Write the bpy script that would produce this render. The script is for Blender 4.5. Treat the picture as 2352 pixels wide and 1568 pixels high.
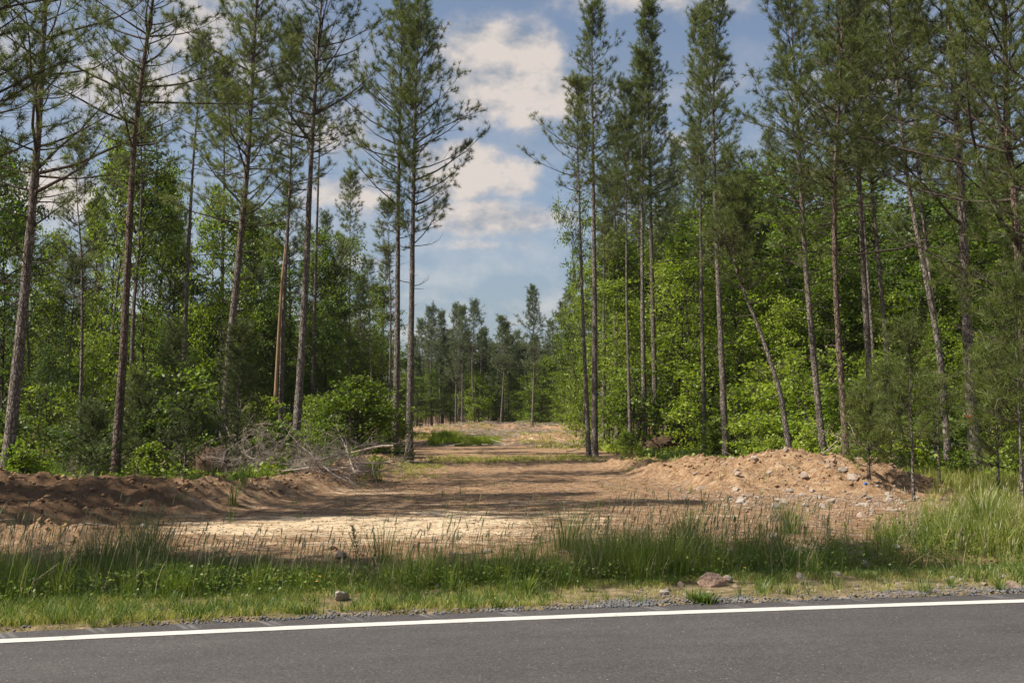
import bpy, math, random
import numpy as np
from math import radians, sin, cos, pi, sqrt

for o in list(bpy.data.objects): bpy.data.objects.remove(o)
S = bpy.context.scene
COL = S.collection

# ------------------------------------------------------------ camera
F = 2286.6                      # focal length in pixels of the 2352 px wide picture (35 mm lens)
HZ = 950.0                      # horizon row
CAMH = 1.6
PITCH = math.atan((HZ - 784.0) / F)
cam_d = bpy.data.cameras.new('camera'); cam = bpy.data.objects.new('camera', cam_d); COL.objects.link(cam)
cam_d.sensor_width = 36.0; cam_d.lens = 35.0; cam_d.clip_start = 0.1; cam_d.clip_end = 3000
cam.location = (0, 0, CAMH); cam.rotation_euler = (pi / 2 + PITCH, 0, 0)
S.camera = cam

# ------------------------------------------------------------ light
SUN_EL = 51.0
SUN_TO = (-1.0, -0.30)           # horizontal direction towards the sun
az = math.atan2(SUN_TO[0], SUN_TO[1])      # clockwise from +Y
sun_d = bpy.data.lights.new('sun', 'SUN'); sun = bpy.data.objects.new('sun', sun_d); COL.objects.link(sun)
sun_d.energy = 5.0; sun_d.angle = radians(0.55); sun_d.color = (1.0, 0.93, 0.82)
hn = math.hypot(*SUN_TO)
sv = (SUN_TO[0] / hn * cos(radians(SUN_EL)), SUN_TO[1] / hn * cos(radians(SUN_EL)), sin(radians(SUN_EL)))
from mathutils import Vector
sun.rotation_euler = Vector(sv).to_track_quat('Z', 'Y').to_euler()
sun.location = (-30, -5, 40)
S.view_settings.view_transform = 'Standard'; S.view_settings.look = 'None'
S.view_settings.exposure = 0.62; S.view_settings.gamma = 1.0
S.render.engine = 'CYCLES'
S.cycles.max_bounces = 6; S.cycles.transmission_bounces = 4; S.cycles.diffuse_bounces = 3

def raydir(u, v):
    cx = (u - 1176.0) / F; cy = -(v - 784.0) / F
    c, s = cos(PITCH), sin(PITCH)
    return np.array([cx, c - cy * s, s + cy * c])

# ------------------------------------------------------------ world: sky with cumulus clouds
def N(nt, t, **k):
    n = nt.nodes.new(t)
    for a, b in k.items():
        if hasattr(n, a): setattr(n, a, b)
    return n
def setin(n, **k):
    for a, b in k.items(): n.inputs[a.replace('_', ' ')].default_value = b
    return n
W = bpy.data.worlds.new('World'); S.world = W; W.use_nodes = True
nt = W.node_tree; nt.nodes.clear(); L = nt.links.new
def wm(op, a, b=None, c=None, clamp=False):
    n = nt.nodes.new('ShaderNodeMath'); n.operation = op; n.use_clamp = clamp
    for i, x in enumerate((a, b, c)):
        if x is None: continue
        if isinstance(x, (int, float)): n.inputs[i].default_value = x
        else: L(x, n.inputs[i])
    return n.outputs[0]
def vm(op, a, b):
    n = nt.nodes.new('ShaderNodeVectorMath'); n.operation = op
    for i, x in enumerate((a, b)):
        if x is None: continue
        if isinstance(x, tuple): n.inputs[i].default_value = x
        else: L(x, n.inputs[i])
    return n
sky = nt.nodes.new('ShaderNodeTexSky'); sky.sky_type = 'NISHITA'; sky.sun_disc = False
sky.sun_elevation = radians(SUN_EL); sky.sun_rotation = az; sky.air_density = 1.0; sky.dust_density = 1.6; sky.ozone_density = 1.6
tc = nt.nodes.new('ShaderNodeTexCoord'); gen = tc.outputs['Generated']
def wnoise(scale, detail, rough, off=(0, 0, 0), zs=1.6):
    mp = nt.nodes.new('ShaderNodeMapping'); mp.inputs['Scale'].default_value = (1, 1, zs); mp.inputs['Location'].default_value = off
    L(gen, mp.inputs['Vector'])
    n = nt.nodes.new('ShaderNodeTexNoise'); n.inputs['Scale'].default_value = scale; n.inputs['Detail'].default_value = detail
    n.inputs['Roughness'].default_value = rough; L(mp.outputs[0], n.inputs['Vector']); return n.outputs['Fac']
n1 = wnoise(13, 9, 0.60); n2 = wnoise(42, 7, 0.6, (3, 1, 7), 1.0); n3 = wnoise(5, 5, 0.55, (9, 4, 2), 3.0)
n1o = wnoise(13, 9, 0.60, (0.016, 0.0, -0.022))
# (u, v, half width, half height, density) of each cumulus, turned into directions
CL = [(1150, 165, 138, 92, 1.25), (1225, 220, 90, 80, 1.2), (1085, 120, 62, 40, 1.0), (1190, 130, 70, 45, 1.05), (1060, 400, 98, 56, 1.2), (1178, 412, 62, 42, 1.1),
      (1130, 495, 165, 44, .95), (1280, 500, 100, 38, .7), (1120, 565, 230, 30, .5), (1150, 640, 260, 40, .34), (480, 60, 160, 130, .85), (330, 190, 220, 120, .7),
      (760, 300, 170, 70, .7), (130, 450, 130, 62, .95), (800, 450, 120, 50, .8), (860, 610, 170, 45, .6),
      (1480, -10, 260, 75, .6), (1560, 330, 110, 60, .7), (40, 100, 190, 140, .6), (2000, 200, 300, 150, .5), (620, 560, 220, 70, .5), (200, 640, 260, 60, .4)]
acc = None; top = None
for (u, v, a, b, dn) in CL:
    d = raydir(u, v); d = d / np.linalg.norm(d)
    sub = vm('SUBTRACT', gen, tuple(float(q) for q in d)).outputs[0]
    sc = vm('MULTIPLY', sub, (F / a, F / a, F / b)).outputs[0]
    ln = vm('LENGTH', sc, None).outputs['Value']
    m = wm('MULTIPLY', wm('SUBTRACT', 1.75, wm('MULTIPLY', ln, 0.9)), dn)
    m = wm('MAXIMUM', m, 0.0)
    acc = m if acc is None else wm('MAXIMUM', acc, m)
puff = wm('ADD', wm('MULTIPLY', wm('SUBTRACT', n1, 0.5), 1.75), wm('MULTIPLY', wm('SUBTRACT', n2, 0.5), 1.15))
dens = wm('ADD', wm('SUBTRACT', acc, 0.72), wm('MULTIPLY', puff, wm('MINIMUM', wm('ADD', acc, 0.1), 1.0)))
mask = nt.nodes.new('ShaderNodeMapRange'); mask.interpolation_type = 'SMOOTHSTEP'
L(dens, mask.inputs['Value']); mask.inputs['From Min'].default_value = -0.25; mask.inputs['From Max'].default_value = 0.60
veil = nt.nodes.new('ShaderNodeMapRange'); L(n3, veil.inputs['Value'])
veil.inputs['From Min'].default_value = 0.42; veil.inputs['From Max'].default_value = 0.72; veil.inputs['To Max'].default_value = 0.42
gz = nt.nodes.new('ShaderNodeSeparateXYZ'); L(gen, gz.inputs[0]); hzm = nt.nodes.new('ShaderNodeMapRange'); L(gz.outputs[2], hzm.inputs['Value']); hzm.inputs['From Min'].default_value = 0.0; hzm.inputs['From Max'].default_value = 0.26; hzm.inputs['To Min'].default_value = 0.62; hzm.inputs['To Max'].default_value = 0.0
veil2 = wm('MAXIMUM', veil.outputs[0], wm('MULTIPLY', hzm.outputs[0], wm('ADD', 0.55, n3)))
maskf = wm('MAXIMUM', wm('MULTIPLY', mask.outputs[0], 0.93), veil2, clamp=True)
lit = wm('ADD', 0.5, wm('MULTIPLY', wm('SUBTRACT', n1, n1o), 4.5))
lit = wm('ADD', wm('MULTIPLY', lit, 0.6), wm('MULTIPLY', wm('MINIMUM', acc, 1.2), 0.32), clamp=True)
cc = nt.nodes.new('ShaderNodeValToRGB'); L(lit, cc.inputs[0])
cc.color_ramp.elements[0].position = 0.2; cc.color_ramp.elements[0].color = (0.25, 0.30, 0.37, 1)
cc.color_ramp.elements[1].position = 0.85; cc.color_ramp.elements[1].color = (0.70, 0.62, 0.56, 1)
bg1 = nt.nodes.new('ShaderNodeBackground'); hs = nt.nodes.new('ShaderNodeHueSaturation'); hs.inputs['Saturation'].default_value = 0.88; L(sky.outputs[0], hs.inputs['Color']); L(hs.outputs[0], bg1.inputs[0]); bg1.inputs[1].default_value = 0.080
bg2 = nt.nodes.new('ShaderNodeBackground'); L(cc.outputs[0], bg2.inputs[0]); bg2.inputs[1].default_value = 0.72
mx = nt.nodes.new('ShaderNodeMixShader'); L(maskf, mx.inputs[0]); L(bg1.outputs[0], mx.inputs[1]); L(bg2.outputs[0], mx.inputs[2])
wo = nt.nodes.new('ShaderNodeOutputWorld'); L(mx.outputs[0], wo.inputs[0])

# ------------------------------------------------------------ noise and terrain
def _hash(ix, iy, seed):
    h = (ix.astype(np.int64) * 374761393 + iy.astype(np.int64) * 668265263 + seed * 1274126177) & 0xffffffff
    h = ((h ^ (h >> 13)) * 1274126177) & 0xffffffff
    h = h ^ (h >> 16)
    return (h & 0xffff) / 65535.0
def vnoise(x, y, seed=0):
    x = np.asarray(x, float); y = np.asarray(y, float)
    ix = np.floor(x); iy = np.floor(y); fx = x - ix; fy = y - iy
    fx = fx * fx * (3 - 2 * fx); fy = fy * fy * (3 - 2 * fy)
    a = _hash(ix, iy, seed); b = _hash(ix + 1, iy, seed); c = _hash(ix, iy + 1, seed); d = _hash(ix + 1, iy + 1, seed)
    return (a * (1 - fx) + b * fx) * (1 - fy) + (c * (1 - fx) + d * fx) * fy
def fbm(x, y, seed=0, octs=4, rough=0.5):
    s = 0; a = 1; t = 0; x = np.asarray(x, float); y = np.asarray(y, float)
    for k in range(octs):
        s = s + a * vnoise(x * 2 ** k + 17.3 * k, y * 2 ** k - 9.1 * k, seed + k); t += a; a *= rough
    return s / t
def sstep(a, b, x):
    t = np.clip((np.asarray(x, float) - a) / (b - a), 0, 1); return t * t * (3 - 2 * t)

# road edge line (centre of the white line) as a function of x
_LX = np.array([-400., -40, -14, -8, -3.68, 0.0, 4.45, 9, 16, 40, 400])
_LY = np.array([-90., -2.6, 4.45, 6.05, 7.16, 7.95, 8.70, 9.30, 10.1, 12.0, 30.])
def line_y(x):
    # smooth interpolation
    x = np.asarray(x, float)
    s = 0
    for dx in (-1.5, -.75, 0, .75, 1.5): s = s + np.interp(x + dx, _LX, _LY)
    return s / 5
EDGE = 0.33                       # asphalt beyond the line
def vdist(x, y): return y - line_y(x)     # distance past the white line

# spoil banks: polylines with half width and height
BERMS = [  # points (x, y, half width, height)
    [(-60, 14.5, 2.6, .5), (-20, 15.4, 2.8, .60), (-11, 15.9, 2.9, .62), (-8.2, 16.2, 2.7, .66), (-6.3, 17.2, 1.9, .56), (-5.0, 19.0, 1.4, .36), (-4.6, 22.5, 1.4, .30), (-4.3, 27.0, 1.5, .34), (-4.3, 33.5, 1.3, .35), (-5.2, 37, 1.2, .25)],
    [(3.2, 31.0, 1.0, .15), (4.3, 28.5, 1.3, .32), (5.2, 24.8, 2.0, .60), (6.3, 22.6, 3.0, .86), (7.3, 21.5, 2.3, .78), (8.0, 20.8, 1.5, .42)],
    [(-8.0, 84, 3.5, .5), (-3, 90, 4.0, .8), (2, 92, 4.0, .7), (7, 86, 3.5, .7)],
    [(1.2, 60, 2.2, .42), (3.6, 64, 2.5, .5)], [(-6.9, 12.7, .9, .24), (-5.7, 12.8, .8, .24)], [(-3.9, 53, 1.0, .45), (-3.2, 53.5, 0.8, .4)],
]
def terrain(x, y, detail=True):
    x = np.asarray(x, float); y = np.asarray(y, float)
    vd = vdist(x, y)
    z = -0.05 * sstep(0.4, 1.2, vd) - 0.17 * sstep(1.7, 2.8, vd) + 0.18 * sstep(2.9, 5.0, vd)
    far = sstep(6, 14, vd)
    z = z + far * (fbm(x * .12, y * .12, 5, 3) - .5) * .18
    bm = np.zeros(np.broadcast(x, y).shape)
    for bi, line in enumerate(BERMS):
        best = np.zeros(bm.shape)
        for (x0, y0, w0, h0), (x1, y1, w1, h1) in zip(line[:-1], line[1:]):
            dx, dy = x1 - x0, y1 - y0; t = np.clip(((x - x0) * dx + (y - y0) * dy) / (dx * dx + dy * dy), 0, 1)
            px, py = x0 + t * dx, y0 + t * dy; r = np.hypot(x - px, y - py)
            w = w0 + (w1 - w0) * t; h = h0 + (h1 - h0) * t
            q = r / w * (1 + .45 * (fbm(x * .9, y * .9, 31 + bi, 3) - .5))
            best = np.maximum(best, h * (1 - sstep(.1, 1.0, q)))
        bm = np.maximum(bm, best)
    z = z + bm * (0.82 + .5 * (fbm(x * .8, y * .8, 12, 3) - .35))
    if detail:
        rough = sstep(.03, .2, bm)
        z = z + (fbm(x * 2.6, y * 2.6, 21, 4, .62) - .5) * (.02 + .34 * rough) * sstep(.6, 1.6, vd)
        z = z + (fbm(x * 9, y * 9, 41, 3, .6) - .5) * (.012 + .13 * rough) * sstep(.5, 1.2, vd)
        # soil thrown up in the woods
        z = z + .25 * far * sstep(5.5, 9, np.abs(x - .5)) * (fbm(x * .45, y * .45, 77, 3) - .45) * sstep(20, 26, y)
    return z
def tz(x, y): return float(terrain(np.array([x]), np.array([y]))[0])
def P_at(u, v, Y):
    d = raydir(u, v); t = Y / d[1]; return np.array([0, 0, CAMH]) + d * t
def G(u, v):
    d = raydir(u, v); ts = np.linspace(4, 160, 6000); p = d[None] * ts[:, None] + np.array([0, 0, CAMH])
    z = terrain(p[:, 0], p[:, 1]); i = int(np.argmax(p[:, 2] <= z)); return p[i] if p[i, 2] <= z[i] else p[-1]
def GX(u, Y):                       # ground point below pixel column u at distance Y
    x = (u - 1176) / F * Y * 1.0; return np.array([x, Y, tz(x, Y)])
def PX(p):                          # world -> picture
    x, y, z = p[0], p[1], p[2] - CAMH; c, s = cos(PITCH), sin(PITCH)
    f = y * c + z * s; up = -y * s + z * c; return 1176 + F * x / f, 784 - F * up / f

# ------------------------------------------------------------ mesh helpers
class MB:
    """collects vertex and polygon arrays and builds one mesh"""
    def __init__(s): s.V = []; s.Fq = []; s.n = 0; s.A = []
    def add(s, V, Fc, mat=0, attr=None):
        V = np.asarray(V, np.float32).reshape(-1, 3); Fc = np.asarray(Fc, np.int64)
        s.V.append(V); s.Fq.append((Fc + s.n, mat)); s.n += len(V)
        if attr is None: attr = np.full(len(V), .5)
        s.A.append(np.asarray(attr, np.float32).reshape(-1))
    def mesh(s, name, mats, smooth=False):
        me = bpy.data.meshes.new(name)
        V = np.concatenate(s.V) if s.V else np.zeros((0, 3), np.float32)
        me.vertices.add(len(V)); me.vertices.foreach_set('co', V.ravel())
        li = []; tot = []; mi = []
        for Fc, m in s.Fq:
            if len(Fc) == 0: continue
            li.append(Fc.ravel()); tot.append(np.full(len(Fc), Fc.shape[1])); mi.append(np.full(len(Fc), m))
        li = np.concatenate(li); tot = np.concatenate(tot); mi = np.concatenate(mi)
        me.loops.add(len(li)); me.loops.foreach_set('vertex_index', li.astype(np.int32))
        me.polygons.add(len(tot)); st = np.concatenate([[0], np.cumsum(tot)[:-1]])
        me.polygons.foreach_set('loop_start', st.astype(np.int32)); me.polygons.foreach_set('loop_total', tot.astype(np.int32))
        me.polygons.foreach_set('material_index', mi.astype(np.int32))
        if smooth: me.polygons.foreach_set('use_smooth', np.ones(len(tot), bool))
        a = me.attributes.new('var', 'FLOAT', 'POINT'); a.data.foreach_set('value', np.concatenate(s.A))
        for m in mats: me.materials.append(m)
        me.update(calc_edges=True); me.validate()
        return me
def tube(P, R, n=6, cap=True):
    P = np.asarray(P, float); R = np.asarray(R, float); k = len(P)
    T = np.gradient(P, axis=0); T /= np.linalg.norm(T, axis=1)[:, None] + 1e-9
    ref = np.array([0, 0, 1.]) if abs(T[0, 2]) < .9 else np.array([1., 0, 0])
    U = np.cross(T, ref); U /= np.linalg.norm(U, axis=1)[:, None] + 1e-9; Wv = np.cross(T, U)
    a = np.linspace(0, 2 * pi, n, endpoint=False)
    V = P[:, None] + R[:, None, None] * (np.cos(a)[None, :, None] * U[:, None] + np.sin(a)[None, :, None] * Wv[:, None])
    i = np.arange(k - 1)[:, None] * n; j = np.arange(n)[None]; j2 = (j + 1) % n
    Fc = np.stack([i + j, i + j2, i + n + j2, i + n + j], -1).reshape(-1, 4)
    return V.reshape(-1, 3), Fc
def sticks(A, B, ra, rb, n=3):
    """many straight tapered sticks at once"""
    A = np.asarray(A, float); B = np.asarray(B, float); m = len(A)
    T = B - A; T = T / (np.linalg.norm(T, axis=1)[:, None] + 1e-9)
    ref = np.where(np.abs(T[:, 2:3]) < .9, np.array([[0, 0, 1.]]), np.array([[1., 0, 0]]))
    U = np.cross(T, ref); U /= np.linalg.norm(U, axis=1)[:, None] + 1e-9; Wv = np.cross(T, U)
    a = np.linspace(0, 2 * pi, n, endpoint=False)
    ring = np.cos(a)[None, :, None] * U[:, None] + np.sin(a)[None, :, None] * Wv[:, None]
    ra = np.broadcast_to(ra, (m,))[:, None, None]; rb = np.broadcast_to(rb, (m,))[:, None, None]
    V = np.concatenate([A[:, None] + ring * ra, B[:, None] + ring * rb], 1)
    b = (np.arange(m) * 2 * n)[:, None]; j = np.arange(n)[None]; j2 = (j + 1) % n
    Fc = np.stack([b + j, b + j2, b + n + j2, b + n + j], -1).reshape(-1, 4)
    return V.reshape(-1, 3), Fc
def unit(v): return v / (np.linalg.norm(v, axis=-1, keepdims=True) + 1e-9)
def needles(rng, P, D, size, K, w, spread=.75, along=.45):
    """brushes of needles: P positions, D directions, size length of a needle"""
    m = len(P); size = np.broadcast_to(size, (m,))
    d = unit(D[:, None] * 1.0 + rng.normal(size=(m, K, 3)) * spread)
    st = P[:, None] - D[:, None] * (rng.random((m, K, 1)) * along * size[:, None, None])
    ln = size[:, None, None] * (.75 + .4 * rng.random((m, K, 1)))
    side = unit(np.cross(d, rng.normal(size=(m, K, 3)))) * w * .5
    V = np.stack([st - side, st + side, st + d * ln + side * .5, st + d * ln - side * .5], 2).reshape(-1, 3)
    Fc = np.arange(m * K * 4).reshape(-1, 4)
    at = np.repeat(rng.random(m) * .7 + .15, K * 4) + rng.normal(size=m * K * 4) * .0
    return V, Fc, at
def leaves(rng, P, size, up=.9, elong=1.25, Nn=None):
    """rhombic leaves folded along the midrib"""
    m = len(P); nrm = unit(rng.normal(size=(m, 3)) * .75 + (np.array([0, 0, up]) if Nn is None else Nn))
    t = unit(np.cross(nrm, rng.normal(size=(m, 3)))); b = np.cross(nrm, t)
    s = (size * (.45 + 1.0 * rng.random(m) ** 1.3))[:, None]
    tip = P + t * s * elong - nrm * s * .15; l = P + b * s * .55 + nrm * s * .12 + t * s * .45; r = P - b * s * .55 + nrm * s * .12 + t * s * .45
    V = np.stack([P, l, tip, r], 1).reshape(-1, 3)
    i = (np.arange(m) * 4)[:, None]
    Fc = np.concatenate([i + np.array([[0, 2, 1]]), i + np.array([[0, 3, 2]])], 0)
    return V, Fc, np.repeat(rng.random(m), 4)
def blades(rng, P, H, W, lean, az=None):
    """curved grass blades, 3 quads-ish each"""
    m = len(P); az = rng.random(m) * 2 * pi if az is None else az
    d = np.stack([np.cos(az), np.sin(az), np.zeros(m)], 1); s = np.stack([-np.sin(az + rng.normal(size=m) * .8), np.cos(az + rng.normal(size=m) * .8), np.zeros(m)], 1)
    out = []
    for t in (0, .4, .75):
        c = P + np.array([0, 0, 1.]) * (H * t * (1 - .25 * lean * t))[:, None] + d * (H * lean * t * t)[:, None]
        ww = (W * (1 - .55 * t))[:, None] * .5
        out += [c - s * ww, c + s * ww]
    out.append(P + np.array([0, 0, 1.]) * (H * (1 - .35 * lean))[:, None] + d * (H * lean * 1.0)[:, None])
    V = np.stack(out, 1).reshape(-1, 3); i = (np.arange(m) * 7)[:, None]
    Q = np.concatenate([i + np.array([[0, 1, 3, 2]]), i + np.array([[2, 3, 5, 4]])], 0); T = i + np.array([[4, 5, 6]])
    return V, Q, T, np.repeat(rng.random(m), 7)

def link(name, me, parent=None, loc=(0, 0, 0)):
    o = bpy.data.objects.new(name, me); COL.objects.link(o); o.location = loc
    if parent is not None: o.parent = parent
    return o
def tag(o, label=None, cat=None, group=None, kind=None):
    if label: o['label'] = label
    if cat: o['category'] = cat
    if group: o['group'] = group
    if kind: o['kind'] = kind
    return o
def dup(root, loc, rz=0, sc=1.0, label=None, cat=None, group=None, tilt=(0, 0)):
    r = root.copy(); COL.objects.link(r); r.location = tuple(float(q) for q in loc); r.rotation_euler = (tilt[0], tilt[1], rz)
    r.scale = (sc, sc, sc) if not hasattr(sc, '__len__') else tuple(sc)
    for key in ('label', 'group', 'category'):
        if key in r: del r[key]
    tag(r, label, cat, group)
    for ch in root.children:
        c = ch.copy(); COL.objects.link(c); c.parent = r
    return r

# ------------------------------------------------------------ materials
def newmat(name):
    m = bpy.data.materials.new(name); m.use_nodes = True; m.node_tree.nodes.clear(); return m
class B:
    def __init__(s, name): s.m = newmat(name); s.t = s.m.node_tree
    def n(s, typ, **k):
        x = s.t.nodes.new(typ)
        for a, b in k.items(): setattr(x, a, b)
        return x
    def l(s, a, b): s.t.links.new(a, b)
    def noise(s, scale, detail=4, rough=.55, vec=None, dist=0):
        x = s.n('ShaderNodeTexNoise'); x.inputs['Scale'].default_value = scale; x.inputs['Detail'].default_value = detail
        x.inputs['Roughness'].default_value = rough; x.inputs['Distortion'].default_value = dist
        if vec is not None: s.l(vec, x.inputs['Vector'])
        return x.outputs['Fac']
    def ramp(s, fac, stops):
        x = s.n('ShaderNodeValToRGB'); s.l(fac, x.inputs[0]); e = x.color_ramp.elements
        while len(e) < len(stops): e.new(.5)
        for i, (p, c) in enumerate(stops):
            e[i].position = p; e[i].color = tuple(c) + (1,) if hasattr(c, '__len__') else (c, c, c, 1)
        return x.outputs[0]
    def mix(s, f, a, b, typ='MIX'):
        x = s.n('ShaderNodeMix'); x.data_type = 'RGBA'; x.blend_type = typ
        for sock, val in ((x.inputs[0], f), (x.inputs[6], a), (x.inputs[7], b)):
            if isinstance(val, (int, float)): sock.default_value = val
            elif isinstance(val, tuple): sock.default_value = val + (1,)
            else: s.l(val, sock)
        return x.outputs[2]
    def math(s, op, a, b=None, clamp=False):
        x = s.n('ShaderNodeMath'); x.operation = op; x.use_clamp = clamp
        for i, v in enumerate((a, b)):
            if v is None: continue
            if isinstance(v, (int, float)): x.inputs[i].default_value = v
            else: s.l(v, x.inputs[i])
        return x.outputs[0]
    def attr(s, name):
        x = s.n('ShaderNodeAttribute'); x.attribute_name = name; return x
    def out(s, col, rough=.8, bump=None, bs=.5, bd=.02, spec=.3, transl=0, tcol=None):
        p = s.n('ShaderNodeBsdfPrincipled')
        if isinstance(col, tuple): p.inputs['Base Color'].default_value = col + (1,)
        else: s.l(col, p.inputs['Base Color'])
        if isinstance(rough, (int, float)): p.inputs['Roughness'].default_value = rough
        else: s.l(rough, p.inputs['Roughness'])
        p.inputs['Specular IOR Level'].default_value = spec
        if bump is not None:
            b = s.n('ShaderNodeBump'); b.inputs['Strength'].default_value = bs; b.inputs['Distance'].default_value = bd
            s.l(bump, b.inputs['Height']); s.l(b.outputs[0], p.inputs['Normal'])
        o = s.n('ShaderNodeOutputMaterial'); sh = p.outputs[0]
        if transl:
            t = s.n('ShaderNodeBsdfTranslucent')
            src = tcol if tcol is not None else col
            if isinstance(src, tuple): t.inputs[0].default_value = src + (1,)
            else: s.l(src, t.inputs[0])
            mxx = s.n('ShaderNodeMixShader'); mxx.inputs[0].default_value = transl
            s.l(sh, mxx.inputs[1]); s.l(t.outputs[0], mxx.inputs[2]); sh = mxx.outputs[0]
        s.l(sh, o.inputs[0]); return s.m

def m_foliage(name, c0, c1, c2, transl=.35, rough=.5, spec=.35, tmul=(1.25, 1.35, .6)):
    b = B(name); a = b.attr('var').outputs['Fac']; oi = b.n('ShaderNodeObjectInfo').outputs['Random']
    g = b.n('ShaderNodeNewGeometry').outputs['Position']
    big = b.noise(.55, 2, .5, g)
    f = b.math('ADD', b.math('MULTIPLY', a, .5), b.math('ADD', b.math('MULTIPLY', oi, .28), b.math('MULTIPLY', big, .3)))
    c = b.ramp(f, [(.15, c0), (.5, c1), (.9, c2)])
    tc_ = b.mix(1.0, c, tuple(tmul), 'MULTIPLY')
    return b.out(c, rough, spec=spec, transl=transl, tcol=tc_)
M = {}
M['needle'] = m_foliage('pine_needles', (.050, .068, .022), (.110, .136, .042), (.200, .215, .072), .36, .45)
M['needle_far'] = m_foliage('pine_needles_distant', (.065, .092, .048), (.115, .145, .072), (.175, .195, .098), .25, .55)  # paler, greyer needles: slight haze of distance put into the colour
M['leaf'] = m_foliage('broad_leaves', (.062, .110, .012), (.155, .225, .024), (.300, .350, .046), .42, .45)
M['leaf_lime'] = m_foliage('lime_leaves', (.115, .185, .018), (.240, .325, .034), (.400, .450, .066), .45, .45)
M['leaf_dark'] = m_foliage('dark_leaves', (.038, .072, .014), (.084, .136, .024), (.160, .210, .038), .40, .45)
M['cedar'] = m_foliage('cedar_sprays', (.050, .074, .022), (.092, .120, .036), (.150, .170, .055), .25, .6)
M['shrub_pine'] = m_foliage('young_pine_needles', (.060, .088, .020), (.115, .150, .034), (.195, .220, .058), .34, .5)
M['grass'] = m_foliage('grass_blades', (.044, .078, .014), (.105, .160, .026), (.240, .275, .055), .38, .45)
M['grass_dry'] = m_foliage('dry_grass', (.135, .175, .028), (.255, .275, .060), (.450, .385, .165), .35, .6)
M['seed'] = m_foliage('seed_heads', (.130, .135, .060), (.270, .255, .135), (.460, .410, .250), .25, .7)

def m_bark(name, dark, mid, light, sc=1.0):
    b = B(name); tc = b.n('ShaderNodeTexCoord').outputs['Object']; oi = b.n('ShaderNodeObjectInfo').outputs['Random']
    mp = b.n('ShaderNodeMapping'); mp.inputs['Scale'].default_value = (1, 1, .33); b.l(tc, mp.inputs[0])
    vo = b.n('ShaderNodeTexVoronoi'); vo.inputs['Scale'].default_value = 17 * sc; vo.feature = 'DISTANCE_TO_EDGE'
    wob = b.noise(9, 3, .6, mp.outputs[0]); mpx = b.n('ShaderNodeVectorMath'); mpx.operation = 'ADD'
    wv = b.n('ShaderNodeCombineXYZ'); b.l(b.math('MULTIPLY', wob, .12), wv.inputs[0]); b.l(b.math('MULTIPLY', wob, -.1), wv.inputs[1])
    b.l(mp.outputs[0], mpx.inputs[0]); b.l(wv.outputs[0], mpx.inputs[1]); b.l(mpx.outputs[0], vo.inputs['Vector'])
    crack = b.ramp(vo.outputs[0], [(0, 0.0), (.16, 1.0)])
    n = b.noise(5, 5, .65, tc); n2 = b.noise(40, 3, .6, mp.outputs[0])
    f = b.math('ADD', b.math('MULTIPLY', n, .6), b.math('MULTIPLY', n2, .4))
    c = b.ramp(f, [(.3, dark), (.5, mid), (.68, light)])
    c = b.mix(b.math('MULTIPLY', b.math('SUBTRACT', 1.0, crack), .72), c, tuple(q * .35 for q in dark))
    c = b.mix(b.math('MULTIPLY', oi, .35), c, (.10, .075, .055))
    h = b.math('ADD', crack, b.math('MULTIPLY', n2, .6))
    return b.out(c, .92, h, .9, .03, .15)
M['bark'] = m_bark('pine_bark', (.100, .080, .066), (.225, .190, .162), (.40, .36, .325))
M['bark_red'] = m_bark('reddish_pine_bark', (.095, .064, .048), (.195, .142, .112), (.33, .275, .235))
M['bark_limb'] = m_bark('limb_bark', (.07, .052, .042), (.13, .10, .082), (.21, .175, .15), 2)
M['bark_broad'] = m_bark('broadleaf_bark', (.06, .050, .040), (.115, .098, .080), (.19, .17, .145), 1.5)
b = B('bare_split_wood'); tc_ = b.n('ShaderNodeTexCoord').outputs['Object']; mp = b.n('ShaderNodeMapping'); mp.inputs['Scale'].default_value = (6, 6, .5); b.l(tc_, mp.inputs[0])
nn = b.noise(8, 6, .7, mp.outputs[0]); M['bare_wood'] = b.out(b.ramp(nn, [(.3, (.16, .085, .04)), (.5, (.32, .20, .11)), (.7, (.46, .33, .20))]), .8, nn, .8, .02)
b = B('weathered_dead_wood'); tc_ = b.n('ShaderNodeTexCoord').outputs['Object']; nn = b.noise(12, 6, .7, tc_)
M['dead'] = b.out(b.ramp(nn, [(.3, (.14, .105, .08)), (.5, (.31, .25, .20)), (.7, (.55, .48, .41))]), .9, nn, .6, .01)
b = B('rotten_root_wood'); tc_ = b.n('ShaderNodeTexCoord').outputs['Object']; mp = b.n('ShaderNodeMapping'); mp.inputs['Scale'].default_value = (.4, 3, 3); b.l(tc_, mp.inputs[0]); nn = b.noise(7, 6, .7, mp.outputs[0])
M['root'] = b.out(b.ramp(nn, [(.3, (.025, .014, .009)), (.5, (.085, .050, .029)), (.72, (.19, .13, .085))]), .95, nn, 1.0, .05)
def m_rock(name, a, c, d, rust=.35):
    b = B(name); tc = b.n('ShaderNodeTexCoord').outputs['Object']; oi = b.n('ShaderNodeObjectInfo').outputs['Random']
    n = b.noise(6, 6, .68, tc); n2 = b.noise(1.6, 3, .5, tc)
    col = b.ramp(n, [(.3, a), (.5, c), (.7, d)])
    col = b.mix(b.math('MULTIPLY', b.ramp(b.math('ADD', n2, b.math('MULTIPLY', oi, .35)), [(.5, 0.0), (.8, 1.0)]), rust), col, (.36, .20, .10))
    return b.out(col, .9, n, .8, .03)
M['rock'] = m_rock('pale_quartz_rock', (.20, .17, .145), (.37, .33, .285), (.58, .53, .47), .5)
M['rock_pink'] = m_rock('pinkish_boulder', (.22, .13, .09), (.42, .28, .21), (.60, .45, .36), .3)
M['gravel'] = m_rock('grey_gravel', (.06, .062, .064), (.125, .127, .130), (.24, .24, .24), .25)
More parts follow.
